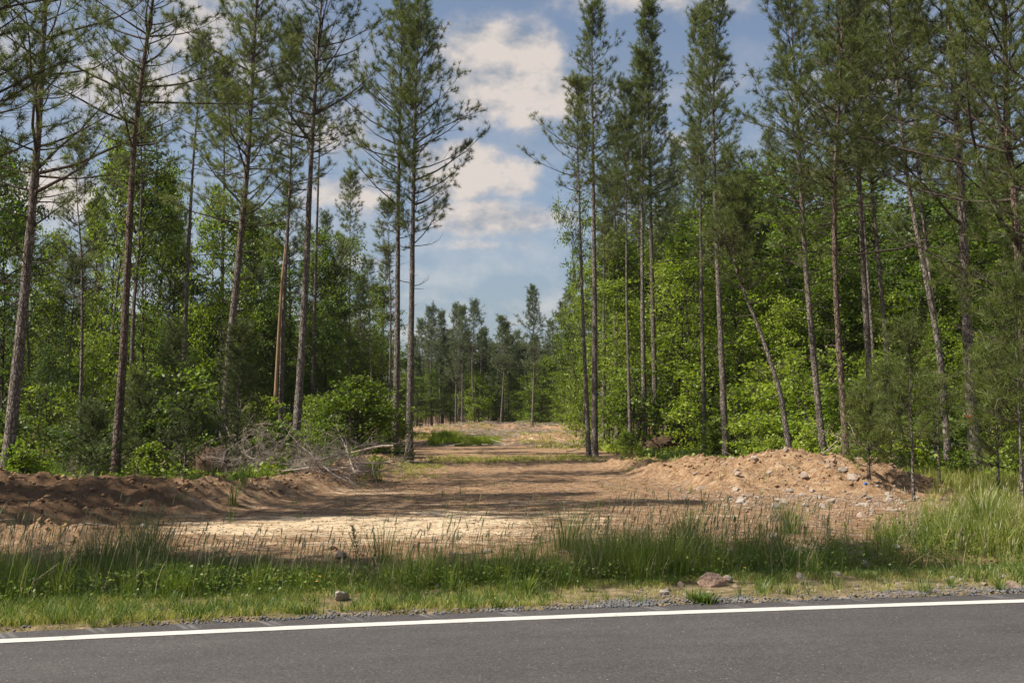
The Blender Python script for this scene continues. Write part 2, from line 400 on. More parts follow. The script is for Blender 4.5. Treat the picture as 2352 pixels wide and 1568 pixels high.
M['clod'] = m_rock('dry_soil_clod', (.14, .075, .038), (.28, .165, .085), (.44, .29, .16), .3)
M['straw'] = m_foliage('straw_blades', (.25, .19, .09), (.40, .32, .17), (.56, .47, .28), .25, .7)
b = B('yellow_petals'); M['yellow'] = b.out((.75, .50, .02), .6, transl=.2)
b = B('blue_plastic'); M['blue'] = b.out((.02, .12, .42), .35, spec=.5)
b = B('orange_flagging_tape'); M['orange'] = b.out((.55, .10, .02), .5, transl=.2)

# ground: masks per vertex say which soil lies where, noises break them up
b = B('clearing_soil'); g = b.n('ShaderNodeNewGeometry').outputs['Position']
zones = b.attr('zone').outputs['Color']; sx = b.n('ShaderNodeSeparateColor'); b.l(zones, sx.inputs[0])
zs, zf, zg = sx.outputs[0], sx.outputs[1], sx.outputs[2]      # sand, forest floor, verge
mp = b.n('ShaderNodeMapping'); mp.inputs['Scale'].default_value = (.45, 1.6, 1); b.l(g, mp.inputs[0])
nA = b.noise(1.3, 6, .62, mp.outputs[0], .4); nB = b.noise(7, 6, .7, g); nC = b.noise(38, 4, .7, g); nD = b.noise(120, 3, .7, g)
mp2 = b.n('ShaderNodeMapping'); mp2.inputs['Scale'].default_value = (1, 3.2, 1); mp2.inputs['Rotation'].default_value = (0, 0, .25); b.l(g, mp2.inputs[0])
straw = b.noise(26, 5, .8, mp2.outputs[0], 1.4)
fine = b.math('ADD', b.math('MULTIPLY', nC, .5), b.math('MULTIPLY', straw, .5))
dirt = b.ramp(b.math('ADD', b.math('MULTIPLY', nB, .45), b.math('MULTIPLY', fine, .55)), [(.36, (.100, .055, .029)), (.46, (.235, .140, .077)), (.54, (.385, .255, .150)), (.64, (.56, .42, .27))])
sand = b.ramp(b.math('ADD', b.math('MULTIPLY', nB, .5), b.math('MULTIPLY', fine, .5)), [(.34, (.34, .22, .12)), (.43, (.60, .44, .27)), (.55, (.76, .61, .41))])
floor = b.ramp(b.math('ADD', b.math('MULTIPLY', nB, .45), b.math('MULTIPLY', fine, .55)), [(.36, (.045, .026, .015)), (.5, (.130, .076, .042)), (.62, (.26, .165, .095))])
verge = b.ramp(b.math('ADD', b.math('MULTIPLY', nB, .6), b.math('MULTIPLY', fine, .4)), [(.38, (.095, .095, .035)), (.5, (.24, .185, .095)), (.62, (.50, .37, .24))])
sf = b.math('ADD', zs, b.math('MULTIPLY', b.math('SUBTRACT', nA, .5), 2.4)); sf = b.ramp(sf, [(.36, 0.0), (.78, 1.0)])
sf = b.math('MULTIPLY', sf, b.ramp(straw, [(.34, .80), (.50, 1.0)]))
c = b.mix(sf, dirt, sand)
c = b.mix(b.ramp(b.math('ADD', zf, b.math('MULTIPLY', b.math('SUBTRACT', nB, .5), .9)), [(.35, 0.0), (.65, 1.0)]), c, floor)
c = b.mix(b.ramp(b.math('ADD', zg, b.math('MULTIPLY', b.math('SUBTRACT', nB, .5), .9)), [(.35, 0.0), (.65, 1.0)]), c, verge)
c = b.mix(b.ramp(nD, [(.62, 0.0), (.72, .5)]), c, (.55, .45, .34))
hgt = b.math('ADD', b.math('MULTIPLY', nB, .5), b.math('ADD', b.math('MULTIPLY', nC, .4), b.math('MULTIPLY', straw, .35)))
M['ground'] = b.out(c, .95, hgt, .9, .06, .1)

b = B('asphalt'); uv = b.attr('uvm').outputs['Vector']; g = b.n('ShaderNodeNewGeometry').outputs['Position']
mp = b.n('ShaderNodeMapping'); mp.inputs['Scale'].default_value = (.18, 1.3, 1); b.l(uv, mp.inputs[0])
n1_ = b.noise(1.2, 5, .6, mp.outputs[0]); n2_ = b.noise(60, 3, .7, g); n3_ = b.noise(190, 2, .6, g); n4_ = b.noise(2.2, 6, .7, g)
vo = b.n('ShaderNodeTexVoronoi'); vo.inputs['Scale'].default_value = 26; b.l(g, vo.inputs['Vector'])
vr = b.n('ShaderNodeSeparateColor'); b.l(vo.outputs['Color'], vr.inputs[0])
f = b.math('ADD', b.math('MULTIPLY', n1_, .5), b.math('ADD', b.math('MULTIPLY', n2_, .28), b.math('MULTIPLY', n4_, .22)))
c = b.ramp(f, [(.36, (.036, .033, .032)), (.5, (.059, .054, .053)), (.62, (.088, .081, .078))])
c = b.mix(b.ramp(n3_, [(.54, 0.0), (.68, .8)]), c, (.19, .168, .152))
speck = b.math('MULTIPLY', b.ramp(vo.outputs['Distance'], [(.10, 1.0), (.16, 0.0)]), b.ramp(vr.outputs[0], [(.80, 0.0), (.84, 1.0)]))
c = b.mix(b.math('MULTIPLY', speck, .75), c, (.42, .38, .33))
vo2 = b.n('ShaderNodeTexVoronoi'); vo2.inputs['Scale'].default_value = 75; b.l(g, vo2.inputs['Vector']); vs = b.n('ShaderNodeSeparateColor'); b.l(vo2.outputs['Color'], vs.inputs[0]); c = b.mix(b.ramp(vs.outputs[1], [(.70, 0.0), (.95, .45)]), c, (.13, .12, .112)); c = b.mix(b.ramp(vs.outputs[2], [(.72, 0.0), (.95, .5)]), c, (.028, .026, .025))
dk = b.noise(1.1, 3, .5, g); mp3 = b.n('ShaderNodeMapping'); mp3.inputs['Location'].default_value = (7, 3, 0); mp3.inputs['Scale'].default_value = (1, 2.2, 1); b.l(g, mp3.inputs[0])
tar = b.noise(5.5, 3, .5, mp3.outputs[0]); c = b.mix(b.ramp(tar, [(.735, 0.0), (.76, .6)]), c, (.035, .033, .035))
# tyre-roller scuffs near the pavement edge, slanted and evenly spaced
suv = b.n('ShaderNodeSeparateXYZ'); b.l(uv, suv.inputs[0]); U, Vv = suv.outputs[0], suv.outputs[1]
ph = b.math('FRACT', b.math('DIVIDE', b.math('ADD', U, b.math('MULTIPLY', Vv, .45)), .62))
sc1 = b.ramp(ph, [(0.0, 0.0), (.05, 1.0), (.10, 0.0), (.16, .8), (.22, 0.0)])
band = b.math('MULTIPLY', b.ramp(Vv, [(.10, 0.0), (.16, 1.0)]), b.ramp(b.noise(1.5, 3, .6, g), [(.38, 0.0), (.6, 1.0)]))
c = b.mix(b.math('MULTIPLY', b.math('MULTIPLY', sc1, band), .42), c, (.34, .32, .31))
M['asphalt'] = b.out(c, .88, b.math('ADD', n2_, b.math('MULTIPLY', n3_, .6)), .55, .008, .3)
b = B('white_road_paint'); uv = b.attr('uvm').outputs['Vector']; g = b.n('ShaderNodeNewGeometry').outputs['Position']
n2_ = b.noise(70, 4, .7, g); n4_ = b.noise(4, 6, .7, g)
c = b.ramp(b.math('ADD', b.math('MULTIPLY', n2_, .5), b.math('MULTIPLY', n4_, .5)), [(.30, (.20, .185, .17)), (.40, (.49, .465, .42)), (.6, (.60, .57, .52))])
suv = b.n('ShaderNodeSeparateXYZ'); b.l(uv, suv.inputs[0])
wv = b.math('ADD', suv.outputs[0], b.math('MULTIPLY', b.noise(3, 2, .5, g), .5))
ck = b.math('FRACT', b.math('DIVIDE', wv, 1.37)); c = b.mix(b.math('MULTIPLY', b.ramp(ck, [(0.0, 1.0), (.012, 0.0)]), .5), c, (.25, .24, .23))
M['paint'] = b.out(c, .6, n2_, .3, .004, .4)

# ============================================================ ground and road
def grid(xs, ys):
    X, Y = np.meshgrid(xs, ys); nx, ny = len(xs), len(ys)
    i = (np.arange(ny - 1)[:, None] * nx + np.arange(nx - 1)[None]).ravel()
    return X.ravel(), Y.ravel(), np.stack([i, i + 1, i + nx + 1, i + nx], 1)
xs = np.concatenate([-np.geomspace(12, 500, 34)[::-1], np.linspace(-12, 12, 301)[1:-1], np.geomspace(12, 500, 34)])
ys = np.concatenate([np.linspace(-90, 4, 20), np.linspace(4, 30, 330)[1:], np.linspace(30, 70, 160)[1:], np.linspace(70, 130, 90)[1:], np.geomspace(130, 900, 20)[1:]])
X, Y, Fc = grid(xs, ys)
Z = terrain(X, Y)
Z = np.where(vdist(X, Y) < EDGE + .12, -.06, Z)
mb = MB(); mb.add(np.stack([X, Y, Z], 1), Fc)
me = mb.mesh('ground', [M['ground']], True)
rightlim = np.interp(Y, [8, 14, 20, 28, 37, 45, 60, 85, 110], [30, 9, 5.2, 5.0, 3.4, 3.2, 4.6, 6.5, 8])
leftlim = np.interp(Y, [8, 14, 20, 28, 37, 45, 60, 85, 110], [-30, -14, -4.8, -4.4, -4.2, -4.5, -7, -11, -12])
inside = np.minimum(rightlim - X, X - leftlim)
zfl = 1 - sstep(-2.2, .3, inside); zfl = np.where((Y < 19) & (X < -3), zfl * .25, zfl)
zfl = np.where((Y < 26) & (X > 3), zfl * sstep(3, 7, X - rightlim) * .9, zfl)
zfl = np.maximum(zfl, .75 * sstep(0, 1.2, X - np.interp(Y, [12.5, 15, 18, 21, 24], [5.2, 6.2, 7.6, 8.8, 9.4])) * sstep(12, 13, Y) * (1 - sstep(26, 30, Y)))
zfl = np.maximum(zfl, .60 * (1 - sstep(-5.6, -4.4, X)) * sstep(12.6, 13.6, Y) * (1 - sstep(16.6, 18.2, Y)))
sandm = np.exp(-(((X + 2.2) / 2.9) ** 2 + ((Y - 14.8) / 1.5) ** 2)) * 1.0 + np.exp(-(((X - .6) / 5.0) ** 2 + ((Y - 17.2) / 2.6) ** 2)) * .34 + .28 * np.exp(-(((X - 2.0) / 5.5) ** 2 + ((Y - 12.9) / .8) ** 2))
sandm += np.exp(-(((X + 3.0) / 1.4) ** 2 + ((Y - 21.2) / 1.6) ** 2)) * .45 + np.exp(-(((X - 6.6) / 2.2) ** 2 + ((Y - 22.2) / 1.8) ** 2)) * .25
sandm += .45 * np.exp(-(((X - 1.5) / 3.0) ** 2 + ((Y - 61) / 2.5) ** 2)) + .4 * np.exp(-(((X + 3.4) / 1.0) ** 2 + ((Y - 53) / 1.) ** 2))
vd = vdist(X, Y); zv = (1 - sstep(1.6, 3.3, vd)) * .95
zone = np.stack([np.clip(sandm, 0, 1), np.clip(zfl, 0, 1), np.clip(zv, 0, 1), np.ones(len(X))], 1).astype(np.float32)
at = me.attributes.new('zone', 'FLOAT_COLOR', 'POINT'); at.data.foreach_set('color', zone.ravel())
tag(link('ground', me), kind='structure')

def strip(name, offs, z, mat, x0=-60, x1=60, n=480, jag=None):
    """a band that follows the white line; offs = (near, far) offsets across it"""
    xx = np.linspace(x0, x1, n); ly = line_y(xx); dx = np.gradient(xx); dy = np.gradient(ly); nn_ = np.stack([-dy, dx], 1); nn_ /= np.linalg.norm(nn_, axis=1)[:, None]
    s = np.concatenate([[0], np.cumsum(np.hypot(np.diff(xx), np.diff(ly)))])
    rows = np.linspace(offs[0], offs[1], 6 if abs(offs[1] - offs[0]) < 1 else 24); V = []; UVs = []
    for k, r in enumerate(rows):
        rr = r + (jag(s) if jag is not None and k == len(rows) - 1 else 0)
        V.append(np.stack([xx + nn_[:, 0] * rr, ly + nn_[:, 1] * rr, np.full(n, z)], 1)); UVs.append(np.stack([s, np.full(n, r), np.zeros(n)], 1))
    i = (np.arange(len(rows) - 1)[:, None] * n + np.arange(n - 1)[None]).ravel()
    m = MB(); m.add(np.concatenate(V), np.stack([i, i + 1, i + n + 1, i + n], 1)); me = m.mesh(name, [mat])
    a = me.attributes.new('uvm', 'FLOAT_VECTOR', 'POINT'); a.data.foreach_set('vector', np.concatenate(UVs).astype(np.float32).ravel())
    return tag(link(name, me), kind='structure')
strip('road', (-7.6, EDGE), 0.0, M['asphalt'], jag=lambda s: (fbm(s * 2.5, s * 0, 3, 4, .7) - .5) * .16)
strip('road_edge_line', (-.066, .066), 0.004, M['paint'], n=900, jag=lambda s: (fbm(s * 9, s * 0, 8, 3, .7) - .5) * .022)

# ============================================================ pines
NICK = {}                       # nicknames of trees for labels of neighbours
def curve_pts(path, H0, Ht, n=26):
    """path: 3-D polyline; resampled by height"""
    path = np.asarray(path, float)
    z = np.linspace(H0, Ht, n)
    x = np.interp(z, path[:, 2], path[:, 0]); y = np.interp(z, path[:, 2], path[:, 1])
    k = np.array([1, 2, 3, 2, 1.]) / 9
    xp = np.pad(x, 2, 'edge'); yp = np.pad(y, 2, 'edge')
    xs_ = np.convolve(xp, k, 'valid'); ys_ = np.convolve(yp, k, 'valid'); xs_[0] = x[0]; ys_[0] = y[0]; xs_[-1] = x[-1]; ys_[-1] = y[-1]
    return np.stack([xs_, ys_, z], 1)
def grow_branch(rng, p0, az, el, Ln, curl, nk, tuf, px, side_n=None, droop=0.):
    """returns limb points and lists of twigs (A,B) and tufts (P,D)"""
    k = 7; pts = [np.array(p0, float)]; e = el; a = az
    for i in range(k):
        st = Ln / k; pts.append(pts[-1] + st * np.array([cos(a) * cos(e), sin(a) * cos(e), sin(e)]))
        e += curl / k + rng.normal() * .07 - droop / k * (1 - i / k); a += rng.normal() * .12
    pts = np.array(pts); A = []; Bq = []; TP = []; TD = []
    ns = side_n if side_n else max(4, int(Ln * 3.7))
    ta = np.linspace(.38, .99, ns) + rng.normal(size=ns) * .03; sgn = 1
    for t in np.clip(ta, .15, 1):
        f = t * k; i = min(int(f), k - 1); p = pts[i] + (pts[i + 1] - pts[i]) * (f - i); d = unit(pts[min(i + 1, k)] - pts[i])
        s_ = np.array([-d[1], d[0], 0]); s_ = s_ / (np.linalg.norm(s_) + 1e-6) * sgn; sgn = -sgn
        l = (.34 + .42 * Ln * (1 - t) * .75) * (.7 + .6 * rng.random())
        dd = unit(d * .75 + s_ * (.75 + .3 * rng.normal()) + np.array([0, 0, .25 + .3 * rng.normal()]))
        q = p + dd * l; A.append(p); Bq.append(q)
        nt_ = int(1.9 * tuf + rng.random())
        for j in range(nt_):
            w = 1 - j * .09 / max(l, .3) - rng.random() * .05
            if w < .2: break
            dj = unit(dd + np.array([0, 0, .35]) + rng.normal(size=3) * .35); TP.append(p + (q - p) * w); TD.append(dj)
            if rng.random() < .34:
                e2 = p + (q - p) * w + unit(dd + rng.normal(size=3) * .7 + np.array([0, 0, .3])) * .22
                A.append(p + (q - p) * w); Bq.append(e2); TP.append(e2); TD.append(unit(e2 - (p + (q - p) * w)))
    TP.append(pts[-1]); TD.append(unit(pts[-1] - pts[-2]))
    return pts, A, Bq, TP, TD

def pine(label, base, path, H, hc, r0, lmax, rng=None, seed=0, dens=1.0, nk=30, nw=.0085, nl=.15, bark='bark', foliage='needle', group='tall pines along the clearing',
         prof=.75, el0=.25, el1=.95, extra=(), gap=None, cat='pine tree', name='pine_tree', stubs=10, taper=.85, broken=False, azbias=None, sides=9, dead=10):
    """base: world base point; path: world points of the trunk axis up from the base; H total height; hc height of the lowest green branch"""
    rng = np.random.default_rng(seed)
    if base[0] > 7: dens *= DR
    base = np.asarray(base, float); path = np.asarray(path, float) - base
    root = bpy.data.objects.new(name, None); COL.objects.link(root); root.location = tuple(base); root.empty_display_size = .3
    tag(root, label, cat, group)
    ax = curve_pts(path, -.25, H, 34)
    t = np.clip((ax[:, 2]) / H, 0, 1); rad = r0 * np.maximum((1 - t) ** taper, 0.06) * (1 + .35 * np.exp(-np.maximum(ax[:, 2], 0) / .22))
    if not broken: rad[-1] = .006
    V, Fq = tube(ax, rad, sides)
    # bark plates: small radial jitter
    c = np.repeat(ax, sides, 0); rr = V - c; V = c + rr * (1 + rng.normal(size=(len(V), 1)) * .045)
    tm = MB(); tm.add(V, Fq, 0)
    def axis(h): return np.array([np.interp(h, ax[:, 2], ax[:, 0]), np.interp(h, ax[:, 2], ax[:, 1]), h])
    def rad_at(h): return float(np.interp(h, ax[:, 2], rad))
    # broken stubs below the crown
    A = []; Bq = []
    for i in range(stubs):
        h = rng.uniform(.25 * hc, hc * 1.02); a = rng.uniform(0, 2 * pi); l = rng.uniform(.08, .45) * (2.2 if rng.random() < .2 else 1); p = axis(h)
        A.append(p); Bq.append(p + l * np.array([cos(a), sin(a), rng.uniform(-.3, .5)]))
    if A: V, Fq = sticks(A, Bq, .014, .005, 4); tm.add(V, Fq, 0)
    link('trunk', tm.mesh('trunk', [M[bark]], True), root)
    lm = MB(); TP = []; TD = []; A = []; Bq = []
    h = hc; ang = rng.uniform(0, 2 * pi)
    # bare dead branches just below the crown
    for i in range(dead):
        hh = rng.uniform(hc - .28 * (H - hc), hc + .1 * (H - hc)); a = rng.uniform(0, 2 * pi); l = rng.uniform(.4, 1.0) * lmax * .7
        pts, A1, B1, _, _ = grow_branch(rng, axis(max(hh, 1)), a, rng.uniform(-.1, .5), l, .3, 0, 0, 0, side_n=4)
        V, Fq = tube(pts, np.linspace(.018, .004, len(pts)), 4); lm.add(V, Fq)
        V, Fq = sticks(A1, B1, .006, .002, 3); lm.add(V, Fq)
    while h < H - .12:
        tt = (h - hc) / (H - hc)
        nb = rng.integers(4, 7)
        for i in range(nb):
            ang += 2 * pi / nb + rng.normal() * .35
            if gap and rng.random() < gap: continue
            l = lmax * (max(0.0, 1 - tt) ** prof * .93 + .07) * (min(1, .62 + tt * 3.2)) * rng.uniform(.4, 1.15) * (1 + .4 * sin(ang * 2 + h * 1.1 + seed)) * (1 + .25 * sin(h * 2.7 + seed)) 
            if azbias is not None: l *= 1 + .45 * cos(ang - azbias)
            e = el0 + (el1 - el0) * tt + rng.normal() * .12
            p = axis(h + rng.normal() * .05)
            pts, A1, B1, P1, D1 = grow_branch(rng, p, ang, e, l, .45, nk, dens, None)
            V, Fq = tube(pts, np.linspace(min(.008 + .0095 * l, rad_at(h) * .6), .0035, len(pts)), 4); lm.add(V, Fq)
            A += A1; Bq += B1; TP += P1; TD += D1
        h += rng.uniform(.28, .5) * (1 - .35 * tt) * (1.15 if H > 10 else .8)
    for (h0_, end, rr0) in extra:                  # single long limbs read from the photograph
        p = axis(h0_); q = np.asarray(end, float) - base; d = q - p; l = np.linalg.norm(d); a = math.atan2(d[1], d[0]); e = math.asin(d[2] / l)
        pts, A1, B1, P1, D1 = grow_branch(rng, p, a, e - .12, l, .25, nk, dens, None)
        V, Fq = tube(pts, np.linspace(rr0, .006, len(pts)), 5); lm.add(V, Fq); A += A1; Bq += B1; TP += P1; TD += D1
    TP.append(axis(H)); TD.append(np.array([0, 0, 1.]))
    if A:
        V, Fq = sticks(A, Bq, .007, .004, 3); lm.add(V, Fq)
    link('limbs', lm.mesh('limbs', [M['bark_limb']], True), root)
    V, Fq, at = needles(rng, np.array(TP), np.array(TD), nl * rng.uniform(.8, 1.2, len(TP)), nk, nw)
    cm = MB(); cm.add(V, Fq, 0, at); link('crown', cm.mesh('crown', [M[foliage]]), root)
    return root

def px_path(pts, Y):
    return [P_at(u, v, Y) for u, v in pts]
SEED = [100]
def pine_px(label, pts, dia, hc_v, lmax_px=None, top_v=None, H=None, Y=None, lmax=None, exl=(), nick=None, **k):
    """a pine read from the photograph: pts = picture points up the trunk, first one its foot"""
    if Y is None: b0 = G(*pts[0])
    else: b0 = GX(pts[0][0], Y)
    Y = b0[1]; path = [b0 - np.array([0, 0, .4]), b0] + px_path(pts[1:], Y)
    # let the axis also bend a little in depth
    SEED[0] += 1; rr = np.random.default_rng(SEED[0]); ph = rr.uniform(0, 6); am = rr.uniform(.05, .25)
    path = [p + np.array([0, am * (sin(p[2] * .45 + ph) - sin(b0[2] * .45 + ph)), 0]) for p in path]
    if top_v is not None: Ht = P_at(pts[-1][0], top_v, Y)[2]; path.append(P_at(pts[-1][0] , top_v, Y)) if top_v < pts[-1][1] - 3 else None
    else:
        Ht = b0[2] + H; dlast = path[-1] - path[-2]; sl = dlast / max(dlast[2], .1); path.append(path[-1] + np.array([sl[0] * .8, 0, 1]) * max(Ht - path[-1][2], .1))
    h = Ht - b0[2]
    hc = P_at(pts[-1][0], hc_v, Y)[2] - b0[2]
    r0 = dia / F * Y * .5 * .98
    if lmax is None: lmax = lmax_px / F * Y
    ex = [(P_at(0, v0, Y)[2] - b0[2], P_at(u1, v1, Y + dy), rr0) for (v0, u1, v1, dy, rr0) in exl]
    return pine(label, b0, path, h, hc, r0, lmax, seed=SEED[0], extra=ex, **k)

GL = 'pines standing along the left edge of the clearing'; GR = 'pines standing along the right edge of the clearing'
DR = .92
# ---- left side
pine_px('thick dark pine with long bare-tipped limbs, nearest the left edge of the photo', [(18, 1095), (22, 985), (40, 750), (65, 480), (88, 250), (103, 50)], 30, 445, Y=21.5, H=14.6, lmax=3.1,
        group=GL, dens=.75, gap=.25, exl=[(440, 240, 330, -1.5, .045), (390, 236, 205, .5, .04), (520, 150, 455, 0, .03)], el0=.12)
pine_px('slender dark pine with a snapped stub, between the two thick pines at far left', [(187, 1075), (190, 800), (196, 600), (185, 430), (192, 330)], 10, 620, Y=27, top_v=305, lmax=.9, group=GL, dens=.45, gap=.35, stubs=16)
pine_px('tall thick pine with an open crown, second thick pine from the left edge', [(270, 1085), (288, 800), (302, 560), (312, 330), (330, 160), (352, 0)], 22, 335, H=17.0, Y=24.5, lmax=2.6, group=GL, dens=.85, gap=.12, bark='bark_red',
        exl=[(350, 250, 100, -1, .03), (150, 430, 75, .5, .035)])
pine_px('thin leaning pine stem between the slender dark pine and the second thick pine', [(232, 930), (250, 760), (268, 600), (280, 500)], 11, 520, Y=38, top_v=380, lmax=1.0, group=GL, dens=.5)
pine_px('dark straight pine stem standing close behind the second thick pine from the left', [(300, 960), (303, 700), (312, 540), (318, 420)], 13, 400, Y=36, top_v=150, lmax=1.7, group=GL, dens=.9)
pine_px('pine with a full narrow top standing free against the cloud on the left', [(420, 960), (428, 640), (445, 360), (458, 200), (465, 120)], 15, 340, Y=38, top_v=86, lmax=1.25, group=GL, dens=1.0, prof=.5)
pine_px('tall pine with a dense grey-green crown, its foot behind the feathery cedar', [(512, 1062), (528, 800), (545, 590), (563, 380), (578, 180), (590, 0)], 22, 520, Y=30, H=18.2, lmax=2.3, group=GL, dens=1.15,
        exl=[(470, 460, 335, 0, .035), (470, 640, 370, 0, .03)])
pine_px('dark pine stem in shade just left of the tall pine behind the cedar', [(503, 990), (505, 750), (509, 560), (515, 400)], 12, 400, Y=42, top_v=150, lmax=1.6, group=GL)
SPLIT = pine_px('pine with a strip of bare tan wood split from its trunk', [(646, 955), (652, 700), (660, 480), (668, 300)], 14, 450, Y=37, top_v=60, lmax=1.9, group=GL, dens=1.1)
pine_px('tall pine with spreading open limbs, its foot behind the pale brush pile', [(679, 1045), (690, 800), (700, 620), (712, 400), (727, 160), (738, 0)], 21, 350, Y=31.5, H=18.5, lmax=2.9, group=GL, dens=.8, gap=.1,
        exl=[(330, 560, 60, 0, .04), (265, 880, 150, .5, .04), (255, 850, 210, -1, .03), (190, 820, 20, .4, .03)])
pine_px('thin straight pine close to the right of the spreading pine behind the brush pile', [(718, 930), (724, 700), (731, 440), (736, 280)], 11, 330, Y=44, top_v=90, lmax=1.5, group=GL, dens=.9)
pine_px('small slim pine with a sparse top, alone against the sky left of the tall pair', [(803, 960), (805, 700), (806, 500)], 7, 590, Y=50, top_v=396, lmax=.95, group=GL, dens=.75)
pine_px('thin crooked pine with a small low crown just left of the tall pair', [(896, 985), (898, 700), (892, 560)], 8, 585, Y=46, top_v=470, lmax=1.1, group=GL, dens=.8, dead=16)
pine_px('left one of the tall pair of straight pines at the left of the gap', [(910, 1032), (912, 700), (914, 420), (922, 150)], 17, 420, top_v=-45, lmax=1.9, group=GL, dens=1.1, Y=35.5, azbias=pi,
        exl=[(385, 790, 300, 0, .03), (470, 800, 350, .5, .03)])
pine_px('right one of the tall pair of straight pines at the left of the gap', [(941, 1037), (944, 700), (948, 420), (955, 200), (962, 60)], 19, 530, top_v=10, lmax=1.95, group=GL, dens=1.15, Y=34.5, azbias=0,
        exl=[(330, 1078, 212, 0, .035), (560, 1025, 470, 0, .025)], prof=.6)
# ---- right side
pine_px('slim grey pine with a forked dead stub, leftmost pine right of the gap', [(1352, 1040), (1340, 780), (1333, 600), (1328, 430), (1326, 330)], 12, 440, Y=37.5, top_v=190, lmax=1.15, group=GR, dens=.8, azbias=pi,
        exl=[(345, 1212, 278, 0, .025), (660, 1322, 655, 0, .02)])
pine_px('straight tall pine right of the gap with a narrow pointed crown', [(1366, 1047), (1367, 700), (1363, 400), (1360, 150)], 16, 420, top_v=10, lmax=1.25, group=GR, dens=.95, prof=.5, gap=.1, azbias=0)
pine_px('short dark pine stem half hidden by saplings right of the straight tall pine', [(1417, 1010), (1415, 800), (1412, 600)], 13, 480, Y=52, top_v=300, lmax=1.4, group=GR)
pine_px('thin dark pine stem left of the dense pointed pine', [(1447, 1030), (1441, 700), (1438, 420)], 9, 480, Y=41, top_v=200, lmax=1.2, group=GR)
pine_px('grey pine trunk directly left of the dense pointed pine', [(1480, 1030), (1477, 750), (1475, 480)], 14, 470, Y=43, top_v=120, lmax=1.5, group=GR, dens=1.2)
pine_px('dark pine with the dense pointed crown reaching the top of the photo', [(1506, 1015), (1500, 700), (1493, 400), (1490, 150)], 14, 520, Y=44, top_v=4, lmax=1.95, group=GR, dens=1.35, prof=.65)
pine_px('slim straight pine with a thin top, right of the dense pointed pine', [(1617, 1042), (1613, 700), (1608, 350), (1606, 120)], 11, 420, Y=38, top_v=22, lmax=1.1, group=GR, dens=1.0, prof=.5)
pine_px('pale-barked pine left of the leaning pine, with an open double top', [(1665, 1045), (1655, 750), (1645, 500), (1638, 250), (1645, 60)], 17, 480, top_v=-40, Y=35, lmax=1.5, group=GR, dens=1.15)
pine_px('pine leaning strongly to the left over the rocky mound', [(1816, 1052), (1795, 900), (1752, 760), (1708, 650), (1690, 590)], 15, 655, Y=29, top_v=440, lmax=1.7, group=GR, dens=1.2, dead=6)
pine_px('grey pine behind the rocky mound, right of the leaning pine', [(1891, 1052), (1875, 850), (1858, 620), (1845, 430), (1836, 300)], 17, 560, Y=28, H=15.5, lmax=2.2, group=GR, dens=1.25)
pine_px('reddish pine growing out of the top of the rocky mound', [(1941, 1098), (1938, 900), (1922, 640), (1914, 420), (1922, 180)], 16, 480, Y=22.5, H=13.5, lmax=1.8, group=GR, dens=1.1, bark='bark_red')
pine_px('straight grey pine, left one of the two close stems right of the reddish pine', [(2003, 1000), (1992, 760), (1974, 480), (1955, 200)], 17, 430, Y=30, H=17.5, lmax=2.3, group=GR, dens=1.3)
pine_px('thin pine stem touching the straight grey pine, right one of the two close stems', [(2013, 960), (2004, 760), (1988, 480), (1975, 330)], 9, 400, Y=33, H=15, lmax=1.6, group=GR)
pine_px('slim pine right of the two close stems, leaning slightly left', [(2052, 985), (2032, 800), (2010, 560), (1996, 380)], 14, 420, Y=30, H=15.5, lmax=2.0, group=GR, dens=1.2)
pine_px('leaning pale pine left of the thickest right-hand pine', [(2174, 1095), (2155, 800), (2120, 620), (2086, 440), (2070, 300)], 18, 400, Y=25, H=14.5, lmax=2.2, group=GR, dens=1.2,
        exl=[(560, 1760, 610, 0, .03)])
pine_px('slim pine whose stem meets the leaning pale pine', [(2176, 1040), (2152, 760), (2134, 580), (2118, 400)], 12, 430, Y=27, H=14.5, lmax=1.8, group=GR)
pine_px('thickest grey pine on the right with scaly bark, wrapped with orange tape low down', [(2236, 1100), (2226, 850), (2208, 600), (2188, 350), (2172, 120)], 28, 330, Y=24, H=17.0, lmax=2.9, group=GR, dens=1.25, sides=12,
        exl=[(520, 2050, 380, -1.5, .04)])
pine_px('dark pine stem in the shade right of the thickest pine', [(2268, 960), (2262, 700), (2255, 480)], 15, 440, Y=38, H=16, lmax=1.9, group=GR)
pine_px('pine with crooked heavy limbs at the right edge of the photo', [(2375, 1120), (2362, 800), (2345, 480), (2318, 300), (2310, 120)], 27, 560, Y=20, H=14.5, lmax=3.3, group=GR, dens=1.25, bark='bark_red',
        exl=[(370, 2235, 10, -.5, .06), (560, 2075, 95, -1.5, .055), (620, 2100, 585, -2, .045), (640, 2140, 720, -1, .03)])
pine_px('pine standing just outside the right side of the photo whose long limbs sweep in', [(2560, 1160), (2550, 700), (2540, 300)], 30, 620, Y=17.5, H=14, lmax=3.2, group=GR, dens=1.1,
        exl=[(760, 2060, 520, -.5, .05), (500, 2150, 150, 0, .05), (300, 2200, 60, 0, .05), (860, 2260, 860, -.5, .03)])
# pines outside the left side of the photo: their limbs hang in and their shade falls on the verge
pine_px('pine just outside the left side of the photo, dark limbs in the top corner', [(-190, 1150), (-180, 700), (-170, 300)], 30, 520, Y=17, H=14.5, lmax=3.0, group=GL, dens=1.0,
        exl=[(420, 130, 300, 1.0, .04), (300, 160, 100, 0.5, .04), (150, 100, 20, -.5, .04), (330, 90, 190, 0, .03)])

